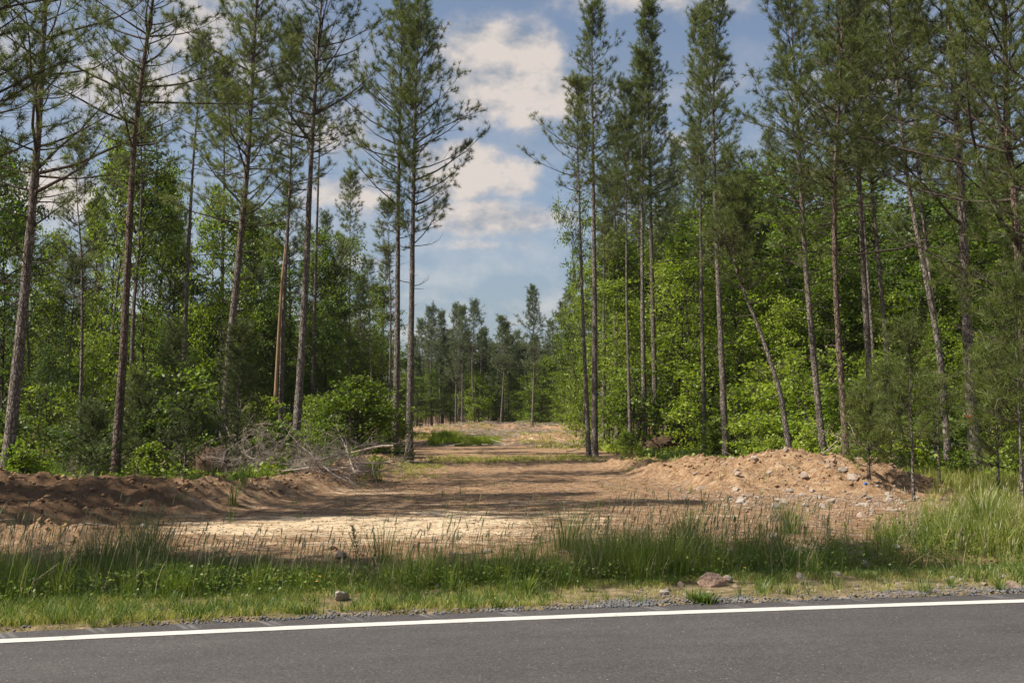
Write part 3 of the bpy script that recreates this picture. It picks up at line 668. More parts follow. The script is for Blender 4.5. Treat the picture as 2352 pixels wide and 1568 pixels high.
# the strip of bare wood torn from the split pine
Ysp = 36.8; rs = np.random.default_rng(7)
pp = np.array([P_at(632, 930, Ysp), P_at(636, 850, Ysp), P_at(642, 740, Ysp), P_at(648, 640, Ysp), P_at(655, 560, Ysp)]) - np.array(SPLIT.location)
V, Fq = tube(pp, np.array([.075, .06, .055, .045, .015]), 7); mb = MB(); mb.add(V + rs.normal(size=V.shape) * .008, Fq)
link('split_wood', mb.mesh('split_wood', [M['bare_wood']], True), SPLIT)['label'] = 'bare tan strip of torn wood'
# orange tape round the thickest pine
p = P_at(2231, 955, 24.0); a = np.linspace(0, 2 * pi, 25); rr = .150
ring = np.stack([p[0] + rr * np.cos(a), p[1] + .06 + rr * np.sin(a), np.full(25, p[2])], 1)
mb = MB(); V = np.concatenate([ring + [0, 0, -.018], ring + [0, 0, .018]]); i = np.arange(24)[:, None]; mb.add(V, i + np.array([[0, 1, 26, 25]]))
tail = np.array([[p[0] - .10, p[1] - .12, p[2] + .02], [p[0] - .06, p[1] - .14, p[2] + .02], [p[0] - .10, p[1] - .16, p[2] - .12], [p[0] - .08, p[1] - .17, p[2] - .13]]); mb.add(tail, [[0, 1, 3, 2]])
o = link('flagging_tape', mb.mesh('flagging_tape', [M['orange']])); tag(o, 'strip of orange flagging tape tied round the thickest pine', 'tape')

# ---- shade casters beyond the left side of the frame (they stand on the same wooded roadside)
def ghostpine(x, y, H, hc, lmax, label, seed):
    b0 = np.array([x, y, tz(x, y)]); path = [b0 - [0, 0, .4], b0, b0 + [.2, .1, H * .5], b0 + [.3, 0, H]]
    return pine(label, b0, path, H, hc, .16, lmax, seed=seed, nk=10, nw=.03, dens=1.0, dead=3, group=GL)
ghostpine(-9.6, 8.7, 12.5, 5.5, 1.7, 'young pine on the roadside outside the photo, nearest its lower left corner', 501)
ghostpine(-12.8, 8.2, 14.0, 8.0, 1.9, 'roadside pine outside the photo, second from its lower left corner', 502)
ghostpine(-15.8, 7.8, 15.5, 10.5, 2.0, 'roadside pine outside the photo, third from its lower left corner', 503)
ghostpine(-8.2, 7.8, 16.5, 9.5, 2.0, 'tall roadside pine outside the photo whose shade crosses the middle grass', 505)
ghostpine(-10.6, 8.2, 19.0, 13.0, 2.0, 'tallest roadside pine outside the photo on the left', 506)
ghostpine(-10.5, 14.6, 17.0, 8.5, 2.4, 'tall pine outside the photo beside the left end of the soil bank', 507)
ghostpine(-13.9, 13.2, 14.0, 6.5, 2.3, 'pine outside the photo behind the left end of the soil bank', 504)

# ============================================================ far pines behind the clearing
GF = 'pines in the tree line behind the clearing'
far = [(990, 705, 100, 2.3, 'broad dark pine top'), (1014, 722, 103, 1.2, 'thin pine'), (1047, 700, 98, 1.9, 'grey open-topped pine'), (1062, 704, 97, 1.6, 'slim pine'),
       (1090, 694, 96, 2.3, 'sharply pointed pine'), (1112, 755, 104, 2.2, 'short dark pine'), (1150, 730, 93, 1.9, 'single pine with a straight dark trunk'), (1188, 765, 108, 2.0, 'low bushy pine'),
       (1222, 660, 90, 2.3, 'tallest spired pine of the tree line'), (1265, 745, 105, 1.9, 'short pointed pine'), (1308, 668, 86, 2.2, 'dense pine beside the right wood'), (1292, 700, 96, 1.8, 'slim pine half behind the dense one'),
       (965, 735, 106, 2.0, 'dark pine next to the left tall pair'), (1170, 800, 112, 2.0, 'low pine in the notch of the tree line'), (1130, 790, 114, 2.0, 'small pine in the shaded part of the tree line'), (1035, 790, 112, 2.1, 'low pine between the taller stems')]
for k, (u, tv, Yf, lm_, desc) in enumerate(far):
    b0 = GX(u, Yf); tp = P_at(u, tv, Yf); H = tp[2] - b0[2]; rr = np.random.default_rng(900 + k); lean = rr.normal() * .25
    lab = desc + [' at the left of the far tree line', ' left of the middle of the far tree line', ' in the middle of the far tree line', ' at the right of the far tree line'][min(3, int((u - 950) / 92))]
    if k in (1, 3, 8): lab = desc + ' rising against the sky behind the clearing'
    if k in (13, 14, 15, 12, 11, 10): lab = desc + ' behind the clearing'
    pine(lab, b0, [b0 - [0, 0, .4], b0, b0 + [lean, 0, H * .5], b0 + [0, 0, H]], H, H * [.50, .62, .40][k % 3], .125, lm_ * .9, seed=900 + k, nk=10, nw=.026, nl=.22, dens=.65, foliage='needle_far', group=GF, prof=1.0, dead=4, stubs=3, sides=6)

MARKS = [(-40, 'the left photo edge'), (22, 'the leftmost thick pine'), (190, 'the slender dark pine'), (285, 'the second thick pine'), (425, 'the free-standing narrow pine'), (525, 'the pine behind the cedar'), (655, 'the split pine'), (690, 'the spreading pine'),
         (805, 'the small slim pine'), (925, 'the tall pair'), (1358, 'the first pines right of the gap'), (1495, 'the dense pointed pine'), (1612, 'the slim straight pine'), (1660, 'the pale-barked pine'),
         (1790, 'the strongly leaning pine'), (1880, 'the grey mound pine'), (1938, 'the reddish pine'), (2005, 'the two close stems'), (2150, 'the leaning pale pine'), (2230, 'the thickest right pine'), (2400, 'the right photo edge')]
def where(u):
    for (a, na), (b_, nb) in zip(MARKS[:-1], MARKS[1:]):
        if a <= u < b_: return 'between %s and %s' % (na, nb)
    return 'outside the photo'

rs_ = random.Random(17)
def stem(u, Y, tv, side, k, lm_=None, dark=False):
    b0 = GX(u, Y); tp = P_at(u, tv, Y); H = tp[2] - b0[2]; l = rs_.gauss(0, .35); far_ = Y > 70
    pine('x', b0, [b0 - [0, 0, .4], b0, b0 + [l * .4, 0, H * .5], b0 + [l, 0, H]], H, H * rs_.uniform(.55, .75), rs_.uniform(.06, .12), lm_ or rs_.uniform(.7, 1.3), seed=2000 + k, nk=12, nw=.014 if not far_ else .026, nl=.18, dens=.8,
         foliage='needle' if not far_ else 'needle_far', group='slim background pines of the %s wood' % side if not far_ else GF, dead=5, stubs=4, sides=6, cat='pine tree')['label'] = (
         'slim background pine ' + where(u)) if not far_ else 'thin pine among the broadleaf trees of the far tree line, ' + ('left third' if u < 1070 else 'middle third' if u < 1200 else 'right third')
k_ = 0
for u, Y, tv in [(75, 40, 500), (110, 47, 560), (150, 43, 600), (212, 50, 520), (250, 46, 480), (345, 48, 420), (388, 44, 520), (408, 52, 480), (455, 47, 560), (478, 52, 430), (545, 48, 480), (575, 54, 540), (600, 46, 480), (625, 52, 520), (672, 50, 430), (705, 56, 520), (752, 58, 500), (770, 50, 610), (782, 62, 560), (835, 58, 640), (858, 62, 600), (875, 66, 560), (132, 55, 560), (325, 56, 520)]:
    stem(u, Y, tv, 'left', k_); k_ += 1
for u, Y, tv in [(1385, 50, 420), (1395, 62, 520), (1405, 56, 480), (1428, 58, 400), (1440, 68, 520), (1462, 54, 360), (1468, 64, 500), (1520, 56, 400), (1532, 50, 520), (1542, 60, 330), (1560, 66, 420), (1590, 54, 300), (1600, 48, 560), (1634, 58, 360), (1642, 50, 420), (1680, 52, 330), (1720, 56, 360), (1775, 52, 300), (1830, 50, 330), (1930, 48, 300), (2120, 44, 300), (2190, 42, 320), (2290, 40, 300), (2330, 44, 330)]:
    stem(u, Y, tv, 'right', k_); k_ += 1
for i in range(34):
    u = 950 + 11.4 * i + rs_.uniform(-5, 5); stem(u, rs_.uniform(97, 122), rs_.uniform(745, 850), 'far', k_, rs_.uniform(.9, 1.6)); k_ += 1

# ============================================================ broadleaf trees and shrubs
def leaf_tree(name, seed, H, R, cb, ncl, npc, ls, mat, stems=1, flat=.45, lean=.25, shape='oval', tr=.055, csize=.62):
    """a broadleaf tree at the origin: trunk > limbs reaching every leaf cluster > crown"""
    rng = np.random.default_rng(seed); root = bpy.data.objects.new(name, None); COL.objects.link(root); root.empty_display_size = .3
    tm = MB(); lm = MB(); cm = MB(); axes = []
    for s in range(stems):
        a = rng.uniform(0, 2 * pi); off = 0 if stems == 1 else .12 * H * .25; Hs = H * (1 if s == 0 else rng.uniform(.7, .95))
        z = np.linspace(-.2, Hs * .96, 14); w = np.cumsum(rng.normal(size=(14, 2)) * .035 * H / 8, 0); w -= w[0]
        q = np.stack([cos(a) * off + w[:, 0] + lean * rng.normal() * z / H, sin(a) * off + w[:, 1] + lean * rng.normal() * z / H, z], 1)
        axes.append(q); V, Fq = tube(q, np.linspace(tr * (1 if s == 0 else .7) * 1.15, .008, 14), 7); tm.add(V, Fq)
    link('trunk', tm.mesh('trunk', [M['bark_broad']], True), root)
    A = []; Bq = []; P = []; at = []
    for k in range(ncl):
        t = rng.random() ** .85; z = H * (cb + (1 - cb) * t)
        if shape == 'oval': prof = (sin(pi * min(1, .12 + .88 * t) ** .8)) ** .6
        elif shape == 'cone': prof = (1 - t) ** .7 + .08
        elif shape == 'mound': prof = sqrt(max(0, 1 - t ** 2))
        else: prof = .85
        r = R * prof * sqrt(rng.uniform(.12, 1.0)); a = rng.uniform(0, 2 * pi) ; r *= 1 + .25 * sin(a * 3 + seed)
        if vnoise(a * 1.3 + seed * 5, z * .85, seed) < .40: continue
        ax = axes[rng.integers(len(axes))]
        zb = max(.05, z - r * rng.uniform(.35, .9)); zb = min(zb, H * .93)
        o = np.array([np.interp(zb, ax[:, 2], ax[:, 0]), np.interp(zb, ax[:, 2], ax[:, 1]), zb])
        axz = np.array([np.interp(min(z, H * .95), ax[:, 2], ax[:, 0]), np.interp(min(z, H * .95), ax[:, 2], ax[:, 1]), z])
        c = axz + np.array([cos(a) * r, sin(a) * r, 0])
        mid = (o + c) / 2 + np.array([0, 0, .06 * r]) + rng.normal(size=3) * .05
        A += [o, mid]; Bq += [mid, c]
        cs = csize * rng.uniform(.55, 1.25)
        for j in range(3):                              # sprays within the cluster
            e = c + rng.normal(size=3) * cs * np.array([.65, .65, .35]); A.append(c); Bq.append(e)
            m = max(3, int(npc / 3 * cs / csize)); tt = rng.random((m, 1)) ** .6
            pts = c + (e - c) * tt * 1.15 + rng.normal(size=(m, 3)) * cs * np.array([.34, .34, .26 * flat]) - np.array([0, 0, 1]) * (rng.random((m, 1)) * .12)
            P.append(pts); at.append(np.full(m, rng.random()))
    V, Fq = sticks(A, Bq, .011 + .0016 * H, .005, 3); lm.add(V, Fq); link('limbs', lm.mesh('limbs', [M['bark_broad']], True), root)
    P = np.concatenate(P); at = np.concatenate(at)
    P = P[P[:, 2] > .03]; at = at[:len(P)]
    V, Fq, a2 = leaves(rng, P, ls); a2 = np.clip(a2 * .6 + np.repeat(at, 4) * .4, 0, 1); cm.add(V, Fq, 0, a2)
    link('crown', cm.mesh('crown', [M[mat]]), root)
    root['H'] = H
    return root
def rm(root):
    for c in list(root.children): bpy.data.objects.remove(c)
    bpy.data.objects.remove(root)
T_ = {
 'a': leaf_tree('broadleaf_tree', 1, 9, 2.0, .12, 202, 78, 0.084, 'leaf'),
 'b': leaf_tree('broadleaf_tree', 2, 10, 2.3, .22, 202, 83, 0.088, 'leaf', stems=2),
 'c': leaf_tree('broadleaf_tree', 3, 8, 1.7, .08, 189, 76, 0.080, 'leaf', shape='col'),
 'd': leaf_tree('broadleaf_tree', 4, 11, 2.1, .35, 175, 76, 0.088, 'leaf', stems=2),
 'l': leaf_tree('broadleaf_tree', 5, 8, 1.9, .06, 189, 78, 0.084, 'leaf_lime'),
 'm': leaf_tree('broadleaf_tree', 6, 7, 1.7, .05, 162, 78, 0.080, 'leaf_lime', stems=3, shape='col'),
 'x': leaf_tree('broadleaf_tree', 7, 9, 2.3, .10, 202, 81, 0.096, 'leaf_dark'),
 'y': leaf_tree('broadleaf_tree', 8, 10, 2.0, .25, 189, 81, 0.096, 'leaf_dark', stems=2),
 'n': leaf_tree('broadleaf_tree', 15, 10, 1.7, .38, 150, 70, .085, 'leaf_lime', stems=2),
 'o': leaf_tree('broadleaf_tree', 16, 11, 1.6, .45, 140, 70, .085, 'leaf', stems=1),
 's': leaf_tree('sapling', 9, 3.2, .95, .05, 80, 44, .085, 'leaf', stems=3, shape='col', tr=.02, csize=.36),
 't': leaf_tree('sapling', 10, 3.0, 1.0, .04, 80, 46, .09, 'leaf_lime', stems=3, tr=.02, csize=.38),
 'u': leaf_tree('shrub', 11, 1.5, .85, .03, 62, 44, .075, 'leaf', stems=5, shape='mound', tr=.012, csize=.28),
 'v': leaf_tree('shrub', 12, 1.4, .80, .03, 58, 44, .080, 'leaf_lime', stems=5, shape='mound', tr=.012, csize=.28),
 'w': leaf_tree('shrub', 13, 1.5, .9, .03, 62, 44, .080, 'leaf_dark', stems=4, shape='mound', tr=.012, csize=.30),
 'z': leaf_tree('vine_mound', 14, 2.5, 1.55, .02, 260, 70, .062, 'leaf', stems=6, shape='mound', tr=.02, csize=.34),
}
USED = set()
PEND = []
def put(var, u, Y, top_v=None, H=None, lab=None, group=None, wide=1.0, kind=None, front=False):
    """a broadleaf plant below picture column u at distance Y whose top reaches row top_v"""
    b0 = GX(u, Y)
    if H is None: H = max(.4, P_at(u, top_v, Y)[2] - b0[2])
    src = T_[var]; s = H / src['H']; rnd = random.Random(int(u * 7 + Y * 13)); rz = rnd.uniform(0, 2 * pi)
    sw = s * wide * rnd.uniform(.92, 1.1)
    if s > 1.15 and u < 1430: sw *= .78
    if var in USED:
        o = dup(src, b0, rz, (sw, sw, s))
    else:
        o = src; USED.add(var); o.location = tuple(b0); o.rotation_euler = (0, 0, rz); o.scale = (sw, sw, s)
    cat = {'s': 'sapling', 't': 'sapling', 'u': 'shrub', 'v': 'shrub', 'w': 'shrub', 'z': 'shrub'}.get(var, 'tree')
    tone = {'l': 'lime green', 'n': 'lime green', 'm': 'lime green', 't': 'lime green', 'v': 'lime green', 'x': 'dark green', 'y': 'dark green', 'w': 'dark green'}.get(var, 'mid green')
    o['category'] = cat
    if lab is None: PEND.append((o, u, Y, tone, cat, group))
    else:
        o['label'] = lab
        if group: o['group'] = group
    return o
def order_labels(prefix):
    from collections import defaultdict
    D = defaultdict(list)
    for o in COL.objects:
        if 'label' in o and o['label'].startswith(prefix): D[o['label']].append(o)
    for lab, L_ in D.items():
        if len(L_) < 2 or len(L_) > 9: continue
        L_.sort(key=lambda o: o.location.x / o.location.y); n = len(L_)
        for i, o in enumerate(L_):
            pre = ['left', 'right'][i] if n == 2 else 'leftmost' if i == 0 else 'rightmost' if i == n - 1 else ['', 'second', 'third', 'fourth', 'fifth', 'sixth', 'seventh', 'eighth'][min(i, 7)]
            o['label'] = pre + ' ' + lab
def flush_labels():
    from collections import defaultdict
    D = defaultdict(list)
    for (o, u, Y, tone, cat, group) in PEND:
        side = 'left' if u < 1100 else 'right'
        if group is None: group = '%ss at the edge of the %s wood' % (cat, side) if cat != 'tree' else 'broadleaf trees of the %s wood' % side
        o['group'] = group
        d = 'leafy %s %s' % (tone, cat)
        if Y > 48:
            wq = where(u).replace('between ', '')
            if u < -40: wq = 'the left photo edge'
            o['label'] = ' '.join(('back-row broadleaf tree between %s' % wq).split()[:16]) if abs(u - 1130) > 230 and 'and' in wq else ('back-row broadleaf tree beside ' + wq if abs(u - 1130) > 230 else 'low broadleaf tree under the %s far pines behind the clearing' % ('left' if u < 1060 else 'middle' if u < 1200 else 'right'))
            o['group'] = 'broadleaf trees deep in the %s wood' % side if abs(u - 1130) > 230 else 'broadleaf trees under the far tree line'
            continue
        D[(d, where(u))].append((u, Y, o))
    for (d, wv), L_ in D.items():
        L_.sort(key=lambda q: q[0]); n = len(L_)
        for i, (u, Y, o) in enumerate(L_):
            pre = '' if n == 1 else (['left', 'right'][i] if n == 2 else ('leftmost' if i == 0 else 'rightmost' if i == n - 1 else ['middle', 'second', 'third', 'fourth', 'fifth'][0 if n == 3 else i]))
            lab = (pre + ' ' + d + ' ' + wv).strip(); wds = lab.split()
            o['label'] = ' '.join(wds[:16])
# --- right wood, front edge: saplings and shrubs lit by the sun
for (v_, u, Y, tv) in [
    ('s', 1400, 44, 850), ('s', 1455, 43, 830), ('u', 1440, 40, 990), ('s', 1545, 44, 840), ('t', 1585, 42, 850), ('u', 1640, 37, 985), ('w', 1570, 44, 970),
    ('t', 1695, 36, 890), ('s', 1645, 39, 900), ('t', 1740, 34.5, 880), ('u', 1720, 32, 1005), ('t', 1795, 33.5, 880), ('s', 1770, 36, 810), ('v', 1765, 30.5, 1000), ('t', 1845, 32.5, 860), ('v', 1855, 30, 985),
    ('s', 1875, 34, 780), ('t', 1915, 31, 890), ('t', 1965, 31.5, 870), ('v', 1915, 28, 990), ('s', 1990, 33, 800), ('t', 2030, 31, 850), ('u', 2000, 28, 985), ('s', 2085, 32, 790), ('t', 2115, 30, 890), ('v', 2070, 27, 980),
    ('w', 2140, 27.5, 960), ('s', 2190, 31, 810), ('s', 2290, 29, 810), ('w', 2260, 26, 930), ('v', 2330, 22, 1010), ('t', 2345, 25, 900), ('u', 2200, 23.5, 1030), ('v', 2150, 23.5, 1050)]:
    put(v_, u, Y, tv)
# --- right wood, second row
for (v_, u, Y, tv) in [
    ('n', 1402, 46, 640), ('o', 1432, 52, 540), ('n', 1455, 48, 700), ('o', 1500, 54, 560), ('n', 1535, 47, 600), ('n', 1572, 44, 540), ('n', 1622, 45, 600), ('o', 1650, 50, 500), ('l', 1600, 52, 760), ('m', 1420, 60, 800), ('l', 1490, 62, 800), ('l', 1705, 40, 570), ('a', 1745, 42, 620),
    ('x', 1785, 45, 540), ('l', 1820, 38, 680), ('b', 1862, 42, 500), ('a', 1905, 40, 600), ('a', 1955, 38, 540), ('y', 1990, 43, 430), ('l', 2022, 37, 660), ('x', 2065, 41, 500), ('a', 2105, 36, 600), ('y', 2150, 39, 430), ('a', 2200, 38, 520),
    ('y', 2260, 37, 420), ('b', 2310, 34, 500), ('b', 2355, 32, 540), ('x', 2410, 29, 520), ('l', 2240, 33, 760), ('l', 2170, 34, 720)]:
    put(v_, u, Y, tv)
rnd = random.Random(5)
for Y, u0, u1, st, t0, t1 in [(54, 1470, 2480, 78, 400, 620), (64, 1440, 2450, 76, 400, 640), (76, 1420, 2450, 70, 480, 700), (92, 1395, 2450, 62, 560, 780)]:
    u = u0
    while u < u1:
        tv = rnd.uniform(t0, t1) - 60 * float(sstep(1500, 2000, u))
        if u < 1420: tv = max(tv, 560)
        put(rnd.choice('abdxyxc'), u + rnd.uniform(-18, 18), Y + rnd.uniform(-3, 3), tv, wide=1.1); u += st
put('c', 1322, 62, 440, lab='slender light green broadleaf tree behind the first pines right of the gap', wide=.45)
put('m', 1345, 58, 600, lab='low light green broadleaf tree behind the first pines right of the gap', wide=.6)
# --- left wood: mostly dark leaves, its backlit shade put into the leaf colour
for (v_, u, Y, tv) in [
    ('x', 10, 34, 345), ('b', -50, 30, 330), ('c', 62, 42, 520), ('x', 120, 46, 640), ('x', 185, 48, 660), ('b', 262, 42, 330), ('a', 335, 38, 285), ('d', 365, 43, 370), ('x', 425, 43, 640), ('x', 475, 45, 650), ('l', 512, 40, 425),
    ('y', 565, 46, 500), ('d', 640, 50, 470), ('x', 610, 44, 600), ('x', 625, 46, 660), ('a', 712, 48, 530), ('c', 765, 48, 540), ('x', 748, 45, 690), ('b', 862, 66, 655), ('c', 835, 63, 770), ('x', 800, 64, 740),
    ('x', 390, 40, 740), ('x', 120, 38, 790), ('y', 30, 40, 640), ('x', 430, 36, 800), ('m', 225, 37, 760)]:
    put(v_, u, Y, tv, wide=.70)
for (v_, u, Y, tv) in [
    ('u', 20, 22, 1000), ('v', 62, 21.5, 1020), ('s', 110, 29, 870), ('t', 212, 30, 810), ('w', 160, 26, 975), ('s', 245, 31, 890), ('u', 345, 24.5, 1015), ('s', 405, 30, 830), ('w', 395, 27, 930), ('s', 445, 31, 850), ('v', 470, 27, 1000),
    ('s', 585, 31, 920), ('t', 610, 32, 910), ('u', 640, 30, 965), ('s', 715, 35, 900), ('u', 695, 30, 985), ('u', 885, 36, 915), ('t', 872, 33, 975), ('v', 865, 24.5, 1045), ('s', 893, 40, 930), ('t', 885, 37, 925),
    ('w', 10, 26, 950), ('w', 480, 32, 970), ('s', 340, 34, 820), ('w', 230, 25, 1020), ('x', 560, 39, 800), ('x', 175, 36, 820), ('w', 300, 29, 960)]:
    put(v_, u, Y, tv)
put('z', 812, 32.5, 868, lab='big rounded mound of leafy vines and brush left of the tall pair', wide=1.05)
rnd = random.Random(6)
for Y, u0, u1, st, t0, t1 in [(54, -120, 860, 76, 680, 800), (64, -120, 880, 74, 670, 800), (76, -120, 900, 66, 680, 800), (92, -100, 920, 56, 710, 820)]:
    u = u0
    while u < u1:
        tv = rnd.uniform(t0, t1); 
        if u < 230: tv = max(tv, 640)
        put(rnd.choice('xyxybxd'), u + rnd.uniform(-18, 18), Y + rnd.uniform(-3, 3), tv, wide=1.15); u += st  # dark-leaved kinds prevail, standing in for the shade of the backlit wood
# --- below the far pines
for Y, st, t0, t1 in [(100, 30, 850, 930), (108, 26, 810, 900), (118, 26, 800, 880), (130, 30, 800, 860)]:
    u = 925
    while u < 1350:
        put(rnd.choice('acxybld' if u > 1080 else 'axyxbyd'), u + rnd.uniform(-8, 8), Y + rnd.uniform(-3, 3), rnd.uniform(t0, t1), wide=1.15); u += st
put('l', 1242, 95, 812, lab='bright green broadleaf tree right of the tallest far pine', wide=1.1); put('l', 1330, 84, 800, lab='lime green broadleaf tree at the right end of the far tree line'); put('m', 1290, 92, 850, lab='lime green tree left of the one at the right end of the far tree line')
for k in range(9):
    rr = random.Random(k); put('uvwu'[k % 4], 1130 + 24 * k + rr.uniform(-6, 6), 95 + rr.uniform(-3, 5), H=1.1, lab='small green shrub at the foot of the far tree line', group='shrubs at the foot of the far tree line', wide=1.5)
flush_labels()
order_labels('slim background'); order_labels('back-row broadleaf'); order_labels('thin pine among')
for o in COL.objects:
    if 'label' in o and len(o['label'].split()) > 16: o['label'] = o['label'].replace('background ', '').replace('back-row ', '').replace('the photo edge', 'the edge')

# ============================================================ feathery cedars and young pines
GC = 'feathery cedars at the edge of the left wood'
def conifer(label, u, Y, H, lmax, seed, fol='cedar', nl=.09, nk=18, nw=.008, dens=1.4, hc=.12, prof=.8, el0=.1, el1=.9, r0=.035, group=GC, cat='cedar', name='cedar', bend=0., gap=None):
    b0 = GX(u, Y); path = [b0 - [0, 0, .3], b0, b0 + [bend * .4, 0, H * .5], b0 + [bend, 0, H]]
    return pine(label, b0, path, H, hc, r0, lmax, seed=seed, foliage=fol, nl=nl, nk=nk, nw=nw, dens=dens, prof=prof, el0=el0, el1=el1, group=group, cat=cat, name=name, stubs=0, dead=2, sides=6, gap=gap)
conifer('tall feathery olive cedar in front of the tall pine, right of the root ball', 548, 25.5, 3.7, .85, 301, dens=1.5)
conifer('small olive cedar left of the second thick pine, behind the soil bank', 215, 23, 1.7, .6, 302)
conifer('wide feathery cedar between the second thick pine and the root ball', 430, 25, 1.9, .75, 303)
conifer('dark cedar in the shade behind the feathery one', 395, 31, 4.4, .9, 304, dens=1.3)
conifer('ragged cedar right beside the trunk of the second thick pine', 322, 27, 2.5, .6, 305)
GY = 'young pines at the right edge of the clearing'
def young(label, u, Y, H, lmax, seed, **k):
    d = dict(fol='shrub_pine', nl=.17, nk=20, nw=.0075, dens=.75, hc=.18, prof=.6, el0=.35, el1=1.1, r0=.03, group=GY, cat='young pine', name='young_pine'); d.update(k)
    return conifer(label, u, Y, H, lmax, seed, **d)
young('round bushy young pine at the right foot of the rocky mound', 1990, 20.0, 1.6, .55, 311, dens=1.5, el0=.2, hc=.25, nl=.10, nk=26)
young('slender young pine with a bare lower stem right of the bushy one', 2090, 18.6, 3.3, .5, 312, hc=1.2, dens=.5)
young('young pine in front of the leaning pale pine', 2150, 20.5, 2.0, .5, 313, hc=.8, dens=.5)
young('tall young pine at the right photo edge with long bright needles', 2338, 17.0, 3.9, .8, 314, hc=1.6, nl=.19, dens=.6)
young('young pine between the thickest pine and the right photo edge', 2285, 19.5, 2.8, .75, 315, hc=.6)
young('small young pine in the shade behind the bushy one', 2040, 23.5, 2.6, .8, 318)

# ============================================================ dead brush, logs and root balls
def dead_branch(seed, L_, r, curl, sub, droop, spread=.8):
    rng = np.random.default_rng(seed); mb = MB()
    def rec(p, d, l, r, lev):
        k = 8; pts = [p]; dd = d
        for i in range(k):
            dd = unit(dd + rng.normal(size=3) * curl + np.array([0, 0, -droop])); pts.append(pts[-1] + dd * l / k)
        pts = np.array(pts); V, Fq = tube(pts, np.linspace(r, r * .25, k + 1), 5 if lev == 0 else 3); mb.add(V, Fq)
        if lev < 3:
            for j in range(sub[lev]):
                t = rng.uniform(.2, .95) * k; i = min(int(t), k - 1); q = pts[i] + (pts[i + 1] - pts[i]) * (t - i)
                rec(q, unit(unit(pts[i + 1] - pts[i]) + rng.normal(size=3) * spread), l * rng.uniform(.3, .6), r * .5, lev + 1)
    rec(np.zeros(3), np.array([1, 0, .15]), L_, r, 0)
    root = bpy.data.objects.new('dead_branch', mb.mesh('dead_branch', [M['dead']], True)); COL.objects.link(root); return root
DB = [dead_branch(1, 2.2, .035, .12, (8, 4, 3), .03), dead_branch(2, 1.7, .026, .16, (9, 4, 3), .05), dead_branch(3, 1.3, .018, .18, (10, 5, 2), .10), dead_branch(4, 2.6, .045, .10, (7, 4, 3), .0), dead_branch(5, 1.2, .014, .14, (14, 6, 2), .16, .5)]
used = set()
def branch(i, u, Y, dz, rz, tilt, sc, lab, grp='dead grey branches of the brush pile'):
    p = GX(u, Y) + np.array([0, 0, dz])
    if i in used: o = DB[i].copy(); COL.objects.link(o)
    else: o = DB[i]; used.add(i)
    o.location = tuple(p); o.rotation_euler = (random.Random(u).uniform(0, 6), tilt, rz); o.scale = (sc,) * 3
    return tag(o, lab, 'dead branch', grp)
bl = 'dead grey branch tangled in the brush pile left of the tall pair'
branch(3, 690, 23.5, .2, .3, -.2, .7, 'thick bleached branch arching out of the left part of the brush pile')
branch(0, 790, 22.8, .3, .1, -.4, .75, 'bleached forked branch standing up in the middle of the brush pile')
branch(3, 850, 22.6, .35, 2.6, .15, .6, 'pale forked branch at the right end of the brush pile')
branch(0, 905, 30.0, .5, 3.0, -.15, 1.2, 'long pale branch lying against the foot of the tall pair')
branch(3, 735, 22.4, .35, .9, -.5, .6, 'arching bleached branch rising highest from the middle of the brush pile')
branch(0, 820, 22.0, .30, 2.2, -.35, .7, 'bleached branch bending over the front of the brush pile')
branch(0, 700, 22.6, .25, 3.6, -.3, .7, 'pale branch bending to the left out of the brush pile')
rb = random.Random(11)
for k in range(26):
    u = rb.uniform(670, 850); branch(rb.choice([0, 1, 2, 2, 4, 4]), round(u, 1), rb.uniform(21.8, 24.0), rb.uniform(.05, .42), rb.uniform(0, 6.28), rb.uniform(-.25, .3), rb.uniform(.5, .85), bl)
bl2 = 'drooping dead branch of the fan-shaped brush heap right of the root ball'
for k in range(16):
    branch(rb.choice([2, 4, 4]), round(rb.uniform(535, 600), 1), rb.uniform(23.0, 24.8), rb.uniform(.35, .8), rb.uniform(0, 6.28), rb.uniform(.1, .7), rb.uniform(.6, .95), bl2, 'drooping dead branches right of the root ball')
branch(1, 455, 26, .7, .4, -.5, 1.1, 'grey dead branch sticking up behind the root ball', 'loose dead branches'); branch(2, 360, 25, .2, 1.2, -.4, 1.2, 'thin dead branch leaning in the weeds behind the log', 'loose dead branches')
branch(1, 135, 19.5, .15, -.5, -.75, .6, 'dark bent dead branch sticking up behind the left soil bank', 'loose dead branches'); branch(2, 60, 19.2, .1, .2, -.1, .7, 'low dead branch lying on the left end of the soil bank', 'loose dead branches')
branch(3, 1555, 38.5, .15, .1, 0, .6, 'long pale fallen branch lying at the foot of the right wood', 'loose dead branches'); branch(1, 1300, 40, .1, .4, -.1, .8, 'grey dead branch lying left of the first pines right of the gap', 'loose dead branches')
branch(1, 1075, 39.5, .08, .3, -.1, .55, 'small forked twig lying alone in the clearing', 'loose dead branches'); branch(0, 2080, 24, .5, 2.8, -.1, .9, 'dead branch among the young pines on the right', 'loose dead branches')
for k in range(26):
    u = rb.uniform(120, 480); branch(rb.choice([0, 1, 2, 4]), round(u, 1), rb.uniform(29.5, 33), rb.uniform(.2, .9), rb.uniform(0, 6.28), rb.uniform(-.3, .2), rb.uniform(.7, 1.2), 'grey dead branch in the slash heap in the shade behind the left bank', 'dead branches in the shaded slash heap')

